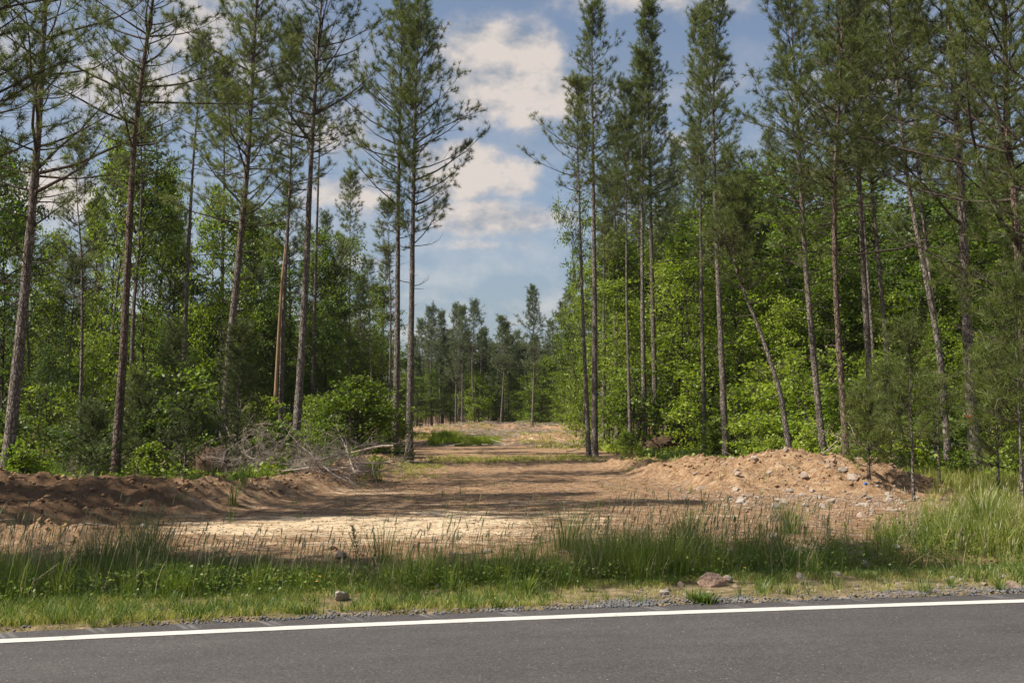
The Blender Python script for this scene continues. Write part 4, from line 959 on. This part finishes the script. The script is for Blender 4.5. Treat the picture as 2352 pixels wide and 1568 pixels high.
def lump(name, seed, size, mat, label, cat, loc, rz=0, amp=.35, roots=14, group=None):
    """a torn-up root mass: knobbly body with broken roots"""
    rng = np.random.default_rng(seed); n, m = 40, 26
    th = np.linspace(0, 2 * pi, n, endpoint=False); ph = np.linspace(.02, pi - .02, m); T, Pp = np.meshgrid(th, ph)
    d = np.stack([np.sin(Pp) * np.cos(T), np.sin(Pp) * np.sin(T), np.cos(Pp)], -1).reshape(-1, 3)
    r = 1 + amp * (fbm(d[:, 0] * 2.2 + d[:, 2] * 3.1 + seed, d[:, 1] * 2.2 - d[:, 2] * 1.7, seed, 5, .62) - .5) * 2
    V = d * r[:, None] * np.array(size); i = (np.arange(m - 1)[:, None] * n + np.arange(n)[None]); j = (np.arange(m - 1)[:, None] * n + (np.arange(n)[None] + 1) % n)
    mb = MB(); mb.add(V, np.stack([i, j, j + n, i + n], -1).reshape(-1, 4))
    root = link(name, mb.mesh(name, [M[mat]], True), None, tuple(loc)); root.rotation_euler = (0, 0, rz); tag(root, label, cat, group)
    for k in range(roots):
        dd = unit(rng.normal(size=3)); dd[2] = abs(dd[2]) * .7; p = dd * np.array(size) * .8; pts = [p]
        for q in range(6): dd = unit(dd + rng.normal(size=3) * .35); pts.append(pts[-1] + dd * max(size) * .17)
        V, Fq = tube(np.array(pts), np.linspace(.03, .006, 7) * max(size) * 1.4, 5); mb2 = MB(); mb2.add(V, Fq); link('root', mb2.mesh('root', [M['root']], True), root)
    return root
p = GX(418, 19.6); lump('rotten_log', 1, (.46, .15, .13), 'root', 'dark rotten log lying on top of the left soil bank', 'log', p + [0, 0, .12], -.25, .4, 8)
p = GX(492, 24.3); lump('root_ball', 2, (.42, .25, .48), 'root', 'dark torn-up root ball at the foot of the feathery cedar', 'root ball', p + [0, 0, .32], .3, .5, 20)
p = GX(1525, 42); lump('root_ball', 3, (.85, .4, .50), 'root', 'reddish torn-up root ball at the edge of the right wood', 'root ball', p + [0, 0, .22], .1, .35, 16)
p = GX(2295, 14.2); lump('stump', 5, (.34, .22, .16), 'root', 'dark broken stump in the tall grass at the right photo edge', 'stump', p + [0, 0, .08], .4, .5, 10)

# ============================================================ rocks
def rock_mesh(seed, mat, fl=.62):
    import bmesh
    rng = np.random.default_rng(seed); bm = bmesh.new(); bmesh.ops.create_icosphere(bm, subdivisions=3, radius=1)
    pl = [(unit(rng.normal(size=3)), rng.uniform(.55, .9)) for _ in range(13)]
    for v in bm.verts:
        c = np.array(v.co)
        for n_, dd in pl:
            k = c @ n_
            if k > dd: c = c - n_ * (k - dd)
        c = c * np.array([1, .8, fl]) + rng.normal(size=3) * (.03 if mat == 'rock_pink' else .018); v.co = Vector(c)
    me = bpy.data.meshes.new('rock'); bm.to_mesh(me); bm.free(); me.materials.append(M[mat]); return me
RM = [rock_mesh(40 + k, 'rock', [.6, .75, .5, .65, .8, .55, .45][k]) for k in range(7)]
rr_ = np.random.default_rng(77); RP = []
def rock(x, y, s, label, group=None, me=None, name='rock', sink=.25):
    o = link(name, me or RM[rr_.integers(7)], None, (x, y, tz(x, y) + s * (.6 - sink) * .6)); o.scale = (s, s * rr_.uniform(.75, 1.15), s * rr_.uniform(.8, 1.1))
    o.rotation_euler = (rr_.normal() * .35, rr_.normal() * .35, rr_.uniform(0, 6.28)); return tag(o, label, 'rock', group)
n = 0
while n < 262:
    x = rr_.normal(6.2, 1.7); y = rr_.normal(19.8, 2.2)
    if not (15.4 < y < 24.2 and 3.2 < x < 9.4): continue
    rock(x, y, float(np.clip(rr_.lognormal(-3.12, .5), .02, .12)), 'tan angular rock strewn on the %s part of the right-hand mound' % (('lower ' if y < 18.6 else 'upper ') + ('left' if x < 6.2 else 'right')), 'pale rocks scattered on the rocky mound', sink=.38); n += 1
for u, v, s in [(1693, 1093, .10), (1848, 1100, .12), (1935, 1085, .13), (1960, 1103, .15), (1560, 1128, .07), (1780, 1167, .11), (1700, 1150, .08), (1888, 1165, .09)]:
    p = G(u, v); rock(p[0], p[1], s, ['larger whitish rock on the upper left shoulder of the right-hand mound', 'larger whitish rock near the top of the right-hand mound', 'larger whitish rock in front of the reddish pine', 'largest whitish rock beside the blue scrap on the mound', 'larger rock out on the flat soil left of the mound', 'larger whitish rock at the front foot of the mound, middle one', 'larger whitish rock at the front foot of the mound, left one', 'larger whitish rock at the front foot of the mound, right one'][[1693, 1848, 1935, 1960, 1560, 1780, 1700, 1888].index(u)], 'larger rocks on the mound', sink=.1)
big = rock_mesh(61, 'rock_pink', .62); p = G(1635, 1345); RP.append((p[0], p[1], .2))
o = rock(p[0], p[1], .165, 'rough pinkish boulder beside the gravel at the road edge', None, big, 'boulder', .1); o['category'] = 'boulder'; o.scale = (.15, .11, .135); o.rotation_euler = (0, .05, .2); o.location.z = tz(p[0], p[1]) + .045
for u, v, s, lb in [(1667, 1336, .075, 'small pale rock touching the right side of the pinkish boulder'), (1741, 1318, .075, 'pale rock in the grass, first to the right of the pinkish boulder'), (1765, 1322, .055, 'small flat rock second to the right of the boulder'),
                    (1822, 1322, .06, 'whitish rock left one of the pair near the road'), (1857, 1322, .075, 'whitish rock right one of the pair near the road'), (1838, 1330, .07, 'flat tan rock in front of the whitish pair'),
                    (1925, 1322, .06, 'flat grey rock right of the whitish pair'), (1988, 1305, .10, 'long flat grey rock in the verge grass on the right'), (1563, 1345, .05, 'small grey rock left of the pinkish boulder'),
                    (1570, 1318, .06, 'pinkish small rock behind and left of the boulder'), (780, 1282, .11, 'grey rock at the edge of the tall grass left of the photo centre'), (765, 1262, .07, 'small rock behind the grey rock in the grass'),
                    (216, 1365, .09, 'light broken rock in the short grass at lower left'), (785, 1378, .10, 'long flat pale rock lying in the short verge grass'), (1005, 1350, .035, 'tiny white stone in the verge grass'),
                    (1640, 1270, .10, 'dark grey rock among the tall grass behind the boulder'), (1775, 1240, .11, 'flat dark rock in the tall grass behind the pale rocks'), (2060, 1262, .07, 'brown rock in the hollow of the right verge'),
                    (2248, 1160, .13, 'white rock left one of two beyond the right verge grass'), (2290, 1150, .08, 'white rock right one of two beyond the right verge grass'), (1120, 1268, .06, 'grey stone half hidden in the middle grass'),
                    (2475 * .9408 , 1350, .07, 'grey stone in the grass near the right photo edge'), (330, 1210, .06, 'small pale stone in front of the left soil bank'), (1525, 1365, .05, 'grey stone at the gravel edge left of the boulder')]:
    p = G(u, v); RP.append((p[0], p[1], s)); q_ = rock(p[0], p[1], s * 1.05, lb, 'rocks on the verge', sink=.15)
for k in range(26):
    x_ = rr_.uniform(1.2, 5.6); q_ = rock(x_, float(line_y(x_)) + rr_.uniform(.75, 1.6), float(rr_.uniform(.018, .05)), 'small pale stone half buried in the verge right of the boulder', 'small stones right of the boulder', sink=.2)
# gravel along the pavement
def scatter_stones(name, label, n, fx, mat, smin, smax, seed):
    rng = np.random.default_rng(seed); x, y = fx(rng, n); n = len(x)
    oct_ = np.array([[1, 0, 0], [-1, 0, 0], [0, 1, 0], [0, -1, 0], [0, 0, 1], [0, 0, -1], [.7, .7, .3], [-.7, .6, -.2]]); F8 = np.array([[0, 6, 4], [6, 2, 4], [2, 7, 4], [7, 1, 4], [1, 3, 4], [3, 0, 4], [6, 0, 5], [2, 6, 5], [7, 2, 5], [1, 7, 5], [3, 1, 5], [0, 3, 5]])
    s = smin + (smax - smin) * rng.random(n) ** 2.2; z = terrain(x, y) + s * .25
    a = rng.random(n) * 6.28; V = oct_[None] * (.7 + .6 * rng.random((n, 8, 3))) * s[:, None, None]; V[..., 2] *= .65
    c, s_ = np.cos(a)[:, None], np.sin(a)[:, None]; V = np.stack([V[..., 0] * c - V[..., 1] * s_, V[..., 0] * s_ + V[..., 1] * c, V[..., 2]], -1) + np.stack([x, y, z], 1)[:, None]
    mb = MB(); mb.add(V.reshape(-1, 3), (F8[None] + (np.arange(n) * 8)[:, None, None]).reshape(-1, 3))
    return tag(link(name, mb.mesh(name, [M[mat]])), label, 'gravel' if mat == 'gravel' else 'soil clods', kind='stuff')
def g1(rng, n):
    x = rng.uniform(-7, 9, n); v = EDGE - .02 + rng.exponential(.12, n) * (1 + sstep(-1, 4, x)) * (.5 + 1.2 * vnoise(x * 1.7, x * 0, 5)); k = (rng.random(n) < (.12 + .6 * sstep(-2.5, 2.5, x)) * (.2 + 1.3 * sstep(.3, .6, fbm(x * 2.2, v * 3, 9, 2)))) & (v < 1.4); x = x[k]; return x, line_y(x) + v[k]
scatter_stones('gravel', 'grey crushed gravel along the pavement edge', 17000, g1, 'gravel', .006, .020, 3)
def g2(rng, n):
    x = rng.uniform(-12, 11, n); y = rng.uniform(11, 34, n); k = (terrain(x, y, False) > .14) & (rng.random(n) < .9); return x[k], y[k]
scatter_stones('soil_clods', 'brown soil clods over the banks and mound', 26000, g2, 'clod', .008, .060, 4)
def g3(rng, n):
    x = rng.uniform(-7, 8, n); y = rng.uniform(10.5, 26, n); return x, y
scatter_stones('small_clods', 'small clods and crumbs on the cleared soil', 9000, g3, 'clod', .005, .022, 5)
def g4(rng, n):
    x = rng.normal(6.2, 1.8, n); y = rng.normal(19.2, 2.3, n); k = (y > 14) & (x > 2.5); return x[k], y[k]
scatter_stones('mound_pebbles', 'small pale pebbles over the rocky mound', 3200, g4, 'rock', .006, .030, 6)
# twig and straw litter
def litter(name, label, n, fx, l0, l1, r, seed, mat='dead', lift=.01):
    rng = np.random.default_rng(seed); x, y = fx(rng, n); n = len(x); z = terrain(x, y) + lift + np.abs(rng.normal(size=n)) * lift
    a = rng.random(n) * 6.28; l = l0 + (l1 - l0) * rng.random(n) ** 2; A = np.stack([x, y, z], 1); e = rng.normal(size=n) * .10 + .03
    Bq = A + np.stack([np.cos(a) * l, np.sin(a) * l, e * l], 1); Bq[:, 2] = np.maximum(Bq[:, 2], terrain(Bq[:, 0], Bq[:, 1]) + .003)
    V, Fq = sticks(A, Bq, r * (.5 + rng.random(n)), r * .4, 3); mb = MB(); mb.add(V, Fq)
    return tag(link(name, mb.mesh(name, [M[mat]])), label, 'litter', kind='stuff')
litter('pine_straw', 'brown pine straw and small twigs over the cleared soil', 26000, lambda r, n: (r.uniform(-12, 10, n), 11 + 26 * r.random(n) ** 1.4), .06, .24, .0022, 21, 'root', .004)
litter('twig_litter', 'grey twigs lying about the clearing and banks', 1500, lambda r, n: (r.uniform(-12, 10, n), 11.5 + 34 * r.random(n) ** 1.4), .12, .6, .006, 22)
def far_fx(r, n):
    x = r.uniform(-11, 8, n); y = 46 + 50 * r.random(n) ** .7; k = (vnoise(x * .35, y * .25, 9) + .25 * sstep(78, 88, y) > .52); return x[k], y[k]
litter('logging_slash', 'grey logging slash strewn over the far end of the clearing', 3800, far_fx, .3, 2.2, .022, 23, 'dead', .06)
# blue scrap
p = G(1988, 1111); mb = MB(); rs = np.random.default_rng(2); a = np.linspace(0, 2 * pi, 13)[:-1]
V = np.concatenate([np.stack([np.cos(a) * r_ * (1 + .3 * rs.normal(size=12)), np.sin(a) * r_, np.full(12, z_) + rs.normal(size=12) * .008], 1) for r_, z_ in [(.05, 0), (.055, .03), (.045, .06), (.01, .07)]]); i = (np.arange(3)[:, None] * 12 + np.arange(12)[None]); j = (np.arange(3)[:, None] * 12 + (np.arange(12)[None] + 1) % 12)
mb.add(V, np.stack([i, j, j + 12, i + 12], -1).reshape(-1, 4)); bs_ = link('plastic_scrap', mb.mesh('plastic_scrap', [M['blue']]), None, tuple(p + [0, 0, -.01])); bs_.scale = (.6, .6, .6); tag(bs_, 'small crumpled scrap of blue plastic on the right-hand mound', 'litter')

# ============================================================ grasses and weeds
def grass(name, label, seed, ntuss, fx, nb, rad, H, W, lean, mat, mats2=None):
    """tussocks of blades; fx gives x, y, height factor"""
    rng = np.random.default_rng(seed); x, y, hf = fx(rng, ntuss); m = len(x)
    k = rng.integers(nb[0], nb[1], m); idx = np.repeat(np.arange(m), k); n = len(idx)
    r = rad * np.abs(rng.normal(size=n)) * (.5 + .8 * rng.random(m))[idx]; a = rng.random(n) * 6.28
    px, py = x[idx] + r * np.cos(a), y[idx] + r * np.sin(a); z = terrain(px, py) - .01
    h = H * hf[idx] * (.45 + .7 * rng.random(n))
    for (qx, qy, qs) in RP:
        h = np.where((np.abs(px - qx - .0 * (py - qy)) < qs * 1.1 + .03) & (py < qy + qs * .8) & (py > qy - .45 - qs), h * .16, h)
    ln = np.clip(lean * (.35 + 1.2 * rng.random(n)), .05, .95)
    az = a + rng.normal(size=n) * .8
    V, Q, T, at = blades(rng, np.stack([px, py, z], 1), h, W * (.6 + .8 * rng.random(n)), ln, az)
    at = np.clip(at * .6 + np.repeat(rng.random(m)[idx], 7) * .5, 0, 1)
    mb = MB(); mb.add(V, Q, 0, at); mb.Fq.append((T, 0)); return tag(link(name, mb.mesh(name, [M[mat]])), label, 'grass', kind='stuff')
def vx(rng, n, x0, x1, v0, v1):
    x = rng.uniform(x0, x1, n); v = rng.uniform(v0, v1, n); return x, v
def f_short(rng, n):
    x, v = vx(rng, n, -8, 9.5, .42, 2.6); y = line_y(x) + v
    d = .95 - .84 * sstep(-.8, .8, x) * (1 - sstep(4.3, 6, x)) * (1 - sstep(1.3, 1.9, v)); d *= sstep(.40, .62, v + .25 * (vnoise(x * 2, y * 2, 3) - .5) - .10 * sstep(-2, 4, x)); d *= .35 + 1.1 * sstep(.3, .6, fbm(x * 1.4, y * 1.4, 4, 3))
    k = rng.random(n) < d; return x[k], y[k], (.55 + .9 * fbm(x * .8, y * .8, 6, 2))[k]
grass('verge_grass', 'short yellow-green grass on the road verge', 31, 13500, f_short, (7, 20), .06, .085, .0044, .62, 'grass_dry')
grass('verge_weeds', 'short fresh green grass tufts on the road verge', 32, 3600, f_short, (10, 24), .04, .15, .006, .6, 'grass')
def f_tall(rng, n):
    x, v = vx(rng, n, -9.5, 10, 1.25, 5.6); y = line_y(x) + v
    cl = np.maximum(fbm(x * .75, y * .75, 8, 3), .55 * np.exp(-((x + 2.6) / 1.7) ** 4)) + .10 * (vnoise(x * 3, y * 3, 19) - .5)
    back = np.interp(x, [-9, -4.6, -3.6, -1.6, 0, 2.6, 3.6, 5, 10], [5.0, 4.4, 3.9, 3.5, 3.9, 3.7, 4.1, 5.4, 5.6]); front = np.interp(x, [-9, -3, -1, .5, 2.5, 4, 10], [1.75, 1.8, 1.75, 1.75, 2.1, 2.1, 2.0])
    d = sstep(front - .25, front + .35, v) * (1 - sstep(back - .5, back + .2, v)) * (.16 + .9 * sstep(.38, .58, cl))
    d *= np.interp(x, [-9, -4.5, -3, -1.8, -1, 2.8, 3.6, 10], [.95, 1, .85, .75, .95, 1, .48, .50])
    hf = np.interp(x, [-9, -4, -3, -1.8, -.6, 1, 2.8, 4, 10], [.75, .9, .62, .58, .85, .95, .85, .66, .74]) * (.35 + 1.15 * cl)
    k = rng.random(n) < d; return x[k], y[k], hf[k]
grass('tall_grass', 'tall green roadside grass', 33, 3900, f_tall, (20, 46), .10, .60, .0056, .33, 'grass')
grass('undergrass', 'matted low grass and weeds beneath the tall grass', 34, 5200, f_tall, (10, 24), .12, .24, .0070, .80, 'grass')
def f_vl(rng, n):
    x, y, h = f_tall(rng, n); j = rng.normal(size=(2, len(x))) * .10; return x + j[0], y + j[1] - .15
VERGE_LEAVES = f_vl
def f_right(rng, n):
    x = rng.uniform(5.0, 12.5, n); y = rng.uniform(12.5, 24, n); cl = fbm(x * .9, y * .9, 18, 3); d = sstep(.3, .6, cl) * sstep(0, 1.2, x - np.interp(y, [12.5, 15, 18, 21, 24], [4.8, 5.9, 7.3, 8.6, 9.2])) ; k = rng.random(n) < d; return x[k], y[k], (.5 + .8 * cl)[k]
grass('right_bank_grass', 'pale tall grass at the right end below the young pines', 35, 2600, f_right, (18, 40), .08, .50, .0085, .45, 'grass_dry')
def f_back(rng, n):
    x = np.concatenate([rng.uniform(-14, -3.5, n // 2), rng.uniform(3.4, 12, n // 2)]); y = np.concatenate([rng.uniform(18.5, 32, n // 2), rng.uniform(24, 42, n // 2)]); cl = fbm(x * .5, y * .5, 28, 3); k = rng.random(len(x)) < sstep(.36, .55, cl) * np.where(x < 0, sstep(4.6, 5.6, -x) , sstep(0, 2, x - np.interp(y, [20, 28, 45], [8, 5, 3.4]))); return x[k], y[k], (.5 + .9 * cl)[k]
grass('wood_edge_grass', 'green grass and weeds along the foot of the woods', 36, 3600, f_back, (14, 30), .10, .34, .012, .5, 'grass')
def f_mid(rng, n):                                  # green strips across the clearing
    x = rng.uniform(-4.5, 6.0, n); y = rng.uniform(25, 42, n)
    a = np.exp(-(((y - 35.5 - .15 * x) / 2.0) ** 2)) * sstep(-3.4, -1.5, x) * (1 - sstep(2.5, 3.4, x)); b_ = .8 * np.exp(-(((x - 4.6) / 1.1) ** 2 + ((y - 30) / 2.6) ** 2)); c_ = .9 * np.exp(-(((x + 2.9) / .7) ** 2 + ((y - 29.5) / 2.6) ** 2))
    k = rng.random(n) < np.maximum(np.maximum(a, b_), c_) * sstep(.32, .5, fbm(x, y, 38, 3)) * 1.2; return x[k], y[k], np.full(k.sum(), 1.0)
grass('clearing_green_strip', 'low green ground cover crossing the clearing', 37, 5500, f_mid, (10, 22), .10, .13, .014, .7, 'grass_dry')
def f_reed(rng, n):
    x = rng.uniform(-4.2, -.7, n); y = rng.uniform(50.5, 54, n); return x, y, .6 + .6 * rng.random(n)
grass('reed_patch', 'upright bright grass patch at the far side of the clearing', 38, 420, f_reed, (16, 26), .10, .46, .02, .10, 'leaf_lime')
def f_far(rng, n):
    x = rng.uniform(-9, 8, n); y = rng.uniform(44, 96, n); k = rng.random(n) < sstep(.48, .6, fbm(x * .3, y * .16, 48, 3)) ; return x[k], y[k], np.full(k.sum(), 1.0)
grass('far_clearing_weeds', 'scattered green weeds at the far end of the clearing', 39, 3600, f_far, (8, 14), .22, .24, .03, .6, 'grass_dry')
def f_sparse(rng, n):
    x = rng.uniform(-7, 8, n); y = rng.uniform(11.8, 25, n); k = rng.random(n) < sstep(.55, .68, fbm(x * .9, y * .9, 58, 3)); return x[k], y[k], .4 + .8 * rng.random(k.sum())
grass('stray_tufts', 'stray thin grass tufts in the cleared soil', 40, 420, f_sparse, (6, 14), .05, .30, .006, .35, 'grass')

# seed stalks
def stalks(name, label, seed, n, fx, mat, h0, h1, hl):
    rng = np.random.default_rng(seed); x, y, hf = fx(rng, n); n = len(x); z = terrain(x, y)
    P0 = np.stack([x, y, z], 1); a = rng.normal(size=n) * .8 + .3; ln = rng.uniform(.02, .42, n); H = (h0 + (h1 - h0) * rng.random(n)) * np.clip(hf, .5, 1.1)
    P1 = P0 + np.stack([np.cos(a) * ln * H, np.sin(a) * ln * H, H], 1); mb = MB(); V, Fq = sticks(P0, P1, .0022, .0014, 3); mb.add(V, Fq, 0, np.full(len(V), .4))
    d = unit(P1 - P0 + np.stack([np.cos(a), np.sin(a), 0 * a], 1) * .12 * H[:, None]); L_ = (hl * (.6 + .8 * rng.random(n)))[:, None]
    A_ = P1; m_ = P1 + d * L_ * .5; e = P1 + d * L_
    V, Fq = sticks(A_, m_, .0020, .0066, 5); mb.add(V, Fq, 0, np.repeat(rng.random(n), 10)); V, Fq = sticks(m_, e, .0066, .0012, 5); mb.add(V, Fq, 0, np.repeat(rng.random(n), 10))
    # bristles
    B0 = np.repeat(A_, 10, 0) + np.repeat(d * L_, 10, 0) * rng.random((n * 10, 1)); V, Fq, at = needles(rng, B0, np.repeat(d, 10, 0), .017, 2, .0022, .9, .0); mb.add(V, Fq, 0, at)
    return tag(link(name, mb.mesh(name, [M[mat]])), label, 'grass', kind='stuff')
stalks('seed_stalks', 'tall grass stalks with bottlebrush seed heads', 61, 5200, f_tall, 'seed', .45, .85, .085)
grass('straw_blades', 'dead straw-coloured blades mixed into the roadside grass', 63, 1500, f_tall, (4, 9), .12, .55, .005, .6, 'straw')
def f_seed2(rng, n):
    x = rng.uniform(-4.4, 4.6, n); y = line_y(x) + rng.uniform(2.6, 4.8, n); k = rng.random(n) < sstep(.46, .62, fbm(x * 1.6, y * 1.6, 71, 2)); return x[k], y[k], np.full(k.sum(), .95)
stalks('dark_seed_stalks', 'thin dark seed stalks standing before the sandy soil', 62, 380, f_seed2, 'grass', .30, .60, .075)

# leafy roadside weeds (horseweed-like), each its own plant
def weed(seed, H, nl_, mat):
    rng = np.random.default_rng(seed); root = bpy.data.objects.new('leafy_weed', None); COL.objects.link(root); root.empty_display_size = .1
    ax = np.array([[0, 0, -.02], [.01, 0, H * .5], [.0, .015, H]]); V, Fq = tube(ax, [.006, .005, .003], 5); mb = MB(); mb.add(V, Fq); link('stem', mb.mesh('stem', [M['grass']]), root)
    k = np.arange(nl_); z = H * (.12 + .88 * (k / nl_) ** .8); a = k * 2.4 + rng.normal(size=nl_) * .3; l = .13 * (1 - .35 * (k / nl_)) * (.8 + .4 * rng.random(nl_)); el = .3 + .8 * (k / nl_) ** 2
    d = np.stack([np.cos(a) * np.cos(el), np.sin(a) * np.cos(el), np.sin(el)], 1); s = np.stack([-np.sin(a), np.cos(a), 0 * a], 1); p = np.stack([0 * z, 0 * z, z], 1)
    w = .011; V = np.stack([p - s * .003, p + s * .003, p + d * l[:, None] * .45 - s * w, p + d * l[:, None] * .45 + s * w, p + d * l[:, None] - [0, 0, .02]], 1).reshape(-1, 3); i = (k * 5)[:, None]
    mb = MB(); mb.add(V, i + np.array([[0, 1, 3, 2]]), 0, np.repeat(rng.random(nl_), 5)); mb.Fq.append((i + np.array([[2, 3, 4]]), 0)); link('foliage', mb.mesh('foliage', [M[mat]]), root); return root
WD = [weed(1, .52, 60, 'grass'), weed(2, .38, 46, 'leaf_lime'), weed(3, .62, 70, 'grass')]
uw = set()
for k, (u, v) in enumerate([(1490, 1275), (1660, 1285), (1690, 1270), (1850, 1265), (1560, 1275), (1740, 1265), (1900, 1250), (1950, 1255), (2010, 1250), (2080, 1240), (2160, 1255), (2230, 1255), (2310, 1265), (2330, 1220), (1390, 1270), (1330, 1280), (1180, 1300), (830, 1300), (960, 1310), (1540, 1285), (1795, 1270), (2120, 1280), (2270, 1200), (150, 1310), (60, 1320)]):
    j = k % 3; p = G(u, v)
    if j in uw: o = dup(WD[j], p, k * 1.3, .52 + .3 * ((k * 7) % 5) / 5, tilt=(.2 * sin(k * 2.1), .22 * cos(k * 3.7)))
    else: o = WD[j]; uw.add(j); o.location = tuple(p); o.scale = (.7, .7, .7)
    tag(o, 'leafy upright weed with narrow whorled leaves in the %s verge grass' % ('left-hand' if u < 1000 else 'middle' if u < 1600 else 'right-of-centre' if u < 1880 else 'far right'), 'weed', 'leafy weeds in the roadside grass')
# low clump of broad blades at the gravel edge
def tuft(label, u, v, n, H, W, seed, mat='grass', lean=.6, name='grass_tuft', rad=.10):
    p = G(u, v); rng = np.random.default_rng(seed); r = rad * np.abs(rng.normal(size=n)) * .6; a = rng.random(n) * 6.28
    V, Q, T, at = blades(rng, np.stack([r * np.cos(a), r * np.sin(a), np.full(n, -.01)], 1), H * (.5 + .6 * rng.random(n)), W * (.7 + .6 * rng.random(n)), np.clip(lean * (.5 + rng.random(n)), .05, .95), a)
    mb = MB(); mb.add(V, Q, 0, at); mb.Fq.append((T, 0)); return tag(link(name, mb.mesh(name, [M[mat]]), None, tuple(p)), label, 'grass tuft')
tuft('dark green leafy clump growing in the gravel in front of the boulder', 1612, 1383, 170, .13, .013, 81, lean=.8)
tuft('tall fountain-like clump of pale grass in the right verge', 2262, 1225, 200, .85, .009, 82, lean=.5, rad=.26)
tuft('dense dark clump of tall grass left of centre behind the road', 880, 1290, 130, .52, .006, 83, lean=.30, rad=.34)
tuft('tall pointed clump of dark grass below the rocky mound', 1815, 1225, 170, .60, .006, 84, lean=.32, rad=.32)
tuft('dense clump of tall grass with dark spikes left of the mound', 1580, 1250, 190, .60, .006, 85, lean=.30, rad=.36)
tuft('tall clump of grass standing highest in the middle of the verge', 1300, 1260, 200, .66, .006, 86, lean=.32, rad=.38)
tuft('tall clump of grass in front of the left soil bank', 345, 1290, 200, .72, .0065, 87, lean=.34, rad=.38)
tuft('tuft of thin grass at the foot of the left bank beside the sand', 535, 1160, 60, .55, .007, 88, lean=.3, rad=.1)
tuft('single long-bladed grass tuft near the gravel, left of the boulder', 1210, 1365, 90, .26, .007, 89, lean=.5, rad=.08)
# yellow flowers
rf = np.random.default_rng(8)
for k, (u, v) in enumerate([(712, 1342), (718, 1346), (738, 1342), (733, 1352), (726, 1365), (1028, 1310), (1036, 1300), (1042, 1322), (1788, 1258), (1760, 1215), (2000, 1210), (2222, 1240), (1690, 1310), (1712, 1330), (1700, 1290), (1620, 1290), (1606, 1300)]):
    p = G(u, v + 14); root = bpy.data.objects.new('yellow_flower', None); COL.objects.link(root); root.location = tuple(p); root.empty_display_size = .05
    h = .16; mb = MB(); V, Fq = tube(np.array([[0, 0, -.02], [.01, 0, h * .6], [.0, .01, h]]), [.002, .002, .0015], 4); mb.add(V, Fq); link('stem', mb.mesh('stem', [M['grass']]), root)
    mb = MB(); a = np.arange(9) / 9 * 2 * pi; r_ = .016; V = [[0, .01, h + .004]]
    for q in a: V += [[cos(q - .25) * r_, .01 + sin(q - .25) * r_, h + .012], [cos(q + .25) * r_, .01 + sin(q + .25) * r_, h + .012]]
    mb.add(np.array(V), np.array([[0, 1 + 2 * i, 2 + 2 * i] for i in range(9)])); link('petals', mb.mesh('petals', [M['yellow']]), root)
    tag(root, 'small yellow wildflower in the verge grass ' + ('on the left' if u < 900 else 'near the middle' if u < 1100 else 'behind the boulder' if u < 1730 else 'on the right'), 'wildflower', 'yellow wildflowers in the verge')

# leafy ground cover under the woods
def cover(name, label, seed, n, fx, hmax, ls, mat):
    rng = np.random.default_rng(seed); x, y = fx(rng, n); z = terrain(x, y) + rng.random(len(x)) ** 1.5 * hmax * (.4 + .9 * fbm(x * .7, y * .7, seed, 2))
    V, Fq, at = leaves(rng, np.stack([x, y, z], 1), ls, 1.1); mb = MB(); mb.add(V, Fq, 0, at); return tag(link(name, mb.mesh(name, [M[mat]])), label, 'undergrowth', kind='stuff')
def fl(rng, n):
    y = rng.uniform(19.5, 60, n); x = -np.interp(y, [18, 24, 37, 45, 60], [5.2, 5.0, 4.6, 5.0, 8]) - rng.random(n) ** 1.3 * (y * .5); k = rng.random(n) < sstep(.38, .58, fbm(x * .45, y * .45, 91, 3)); return x[k], y[k]
def fr(rng, n):
    y = rng.uniform(23, 60, n); x = np.interp(y, [20, 26, 30, 37, 45, 60], [10, 7.2, 5.6, 4.0, 3.8, 5.2]) + rng.random(n) ** 1.3 * (y * .5); k = rng.random(n) < sstep(.38, .58, fbm(x * .45, y * .45, 92, 3)); return x[k], y[k]
cover('verge_leafy_weeds', 'small-leaved weeds growing through the roadside grass', 97, 190000, VERGE_LEAVES, .32, .024, 'grass')
cover('left_undergrowth', 'leafy undergrowth on the floor of the left wood', 95, 60000, fl, .38, .07, 'leaf')
cover('right_undergrowth', 'leafy undergrowth on the floor of the right wood', 96, 60000, fr, .38, .07, 'leaf_lime')
def fd(rng, n):
    x = rng.uniform(-30, 30, n); y = rng.uniform(19, 70, n); return x, y

# ============================================================ air
hb = MB(); x0, x1, y0, y1, z0, z1 = -520, 520, -95, 905, -8, 60
V = np.array([[x, y, z] for z in (z0, z1) for y in (y0, y1) for x in (x0, x1)]); hb.add(V, np.array([[0, 2, 3, 1], [4, 5, 7, 6], [0, 1, 5, 4], [2, 6, 7, 3], [0, 4, 6, 2], [1, 3, 7, 5]]))
hm = newmat('haze_air'); pv = hm.node_tree.nodes.new('ShaderNodeVolumePrincipled'); pv.inputs['Color'].default_value = (.78, .86, .95, 1); pv.inputs['Density'].default_value = 0.00016; pv.inputs['Anisotropy'].default_value = .3
ho = hm.node_tree.nodes.new('ShaderNodeOutputMaterial'); hm.node_tree.links.new(pv.outputs[0], ho.inputs['Volume'])
tag(link('haze', hb.mesh('haze', [hm])), 'faint bluish summer haze over the wood', 'haze', kind='stuff')
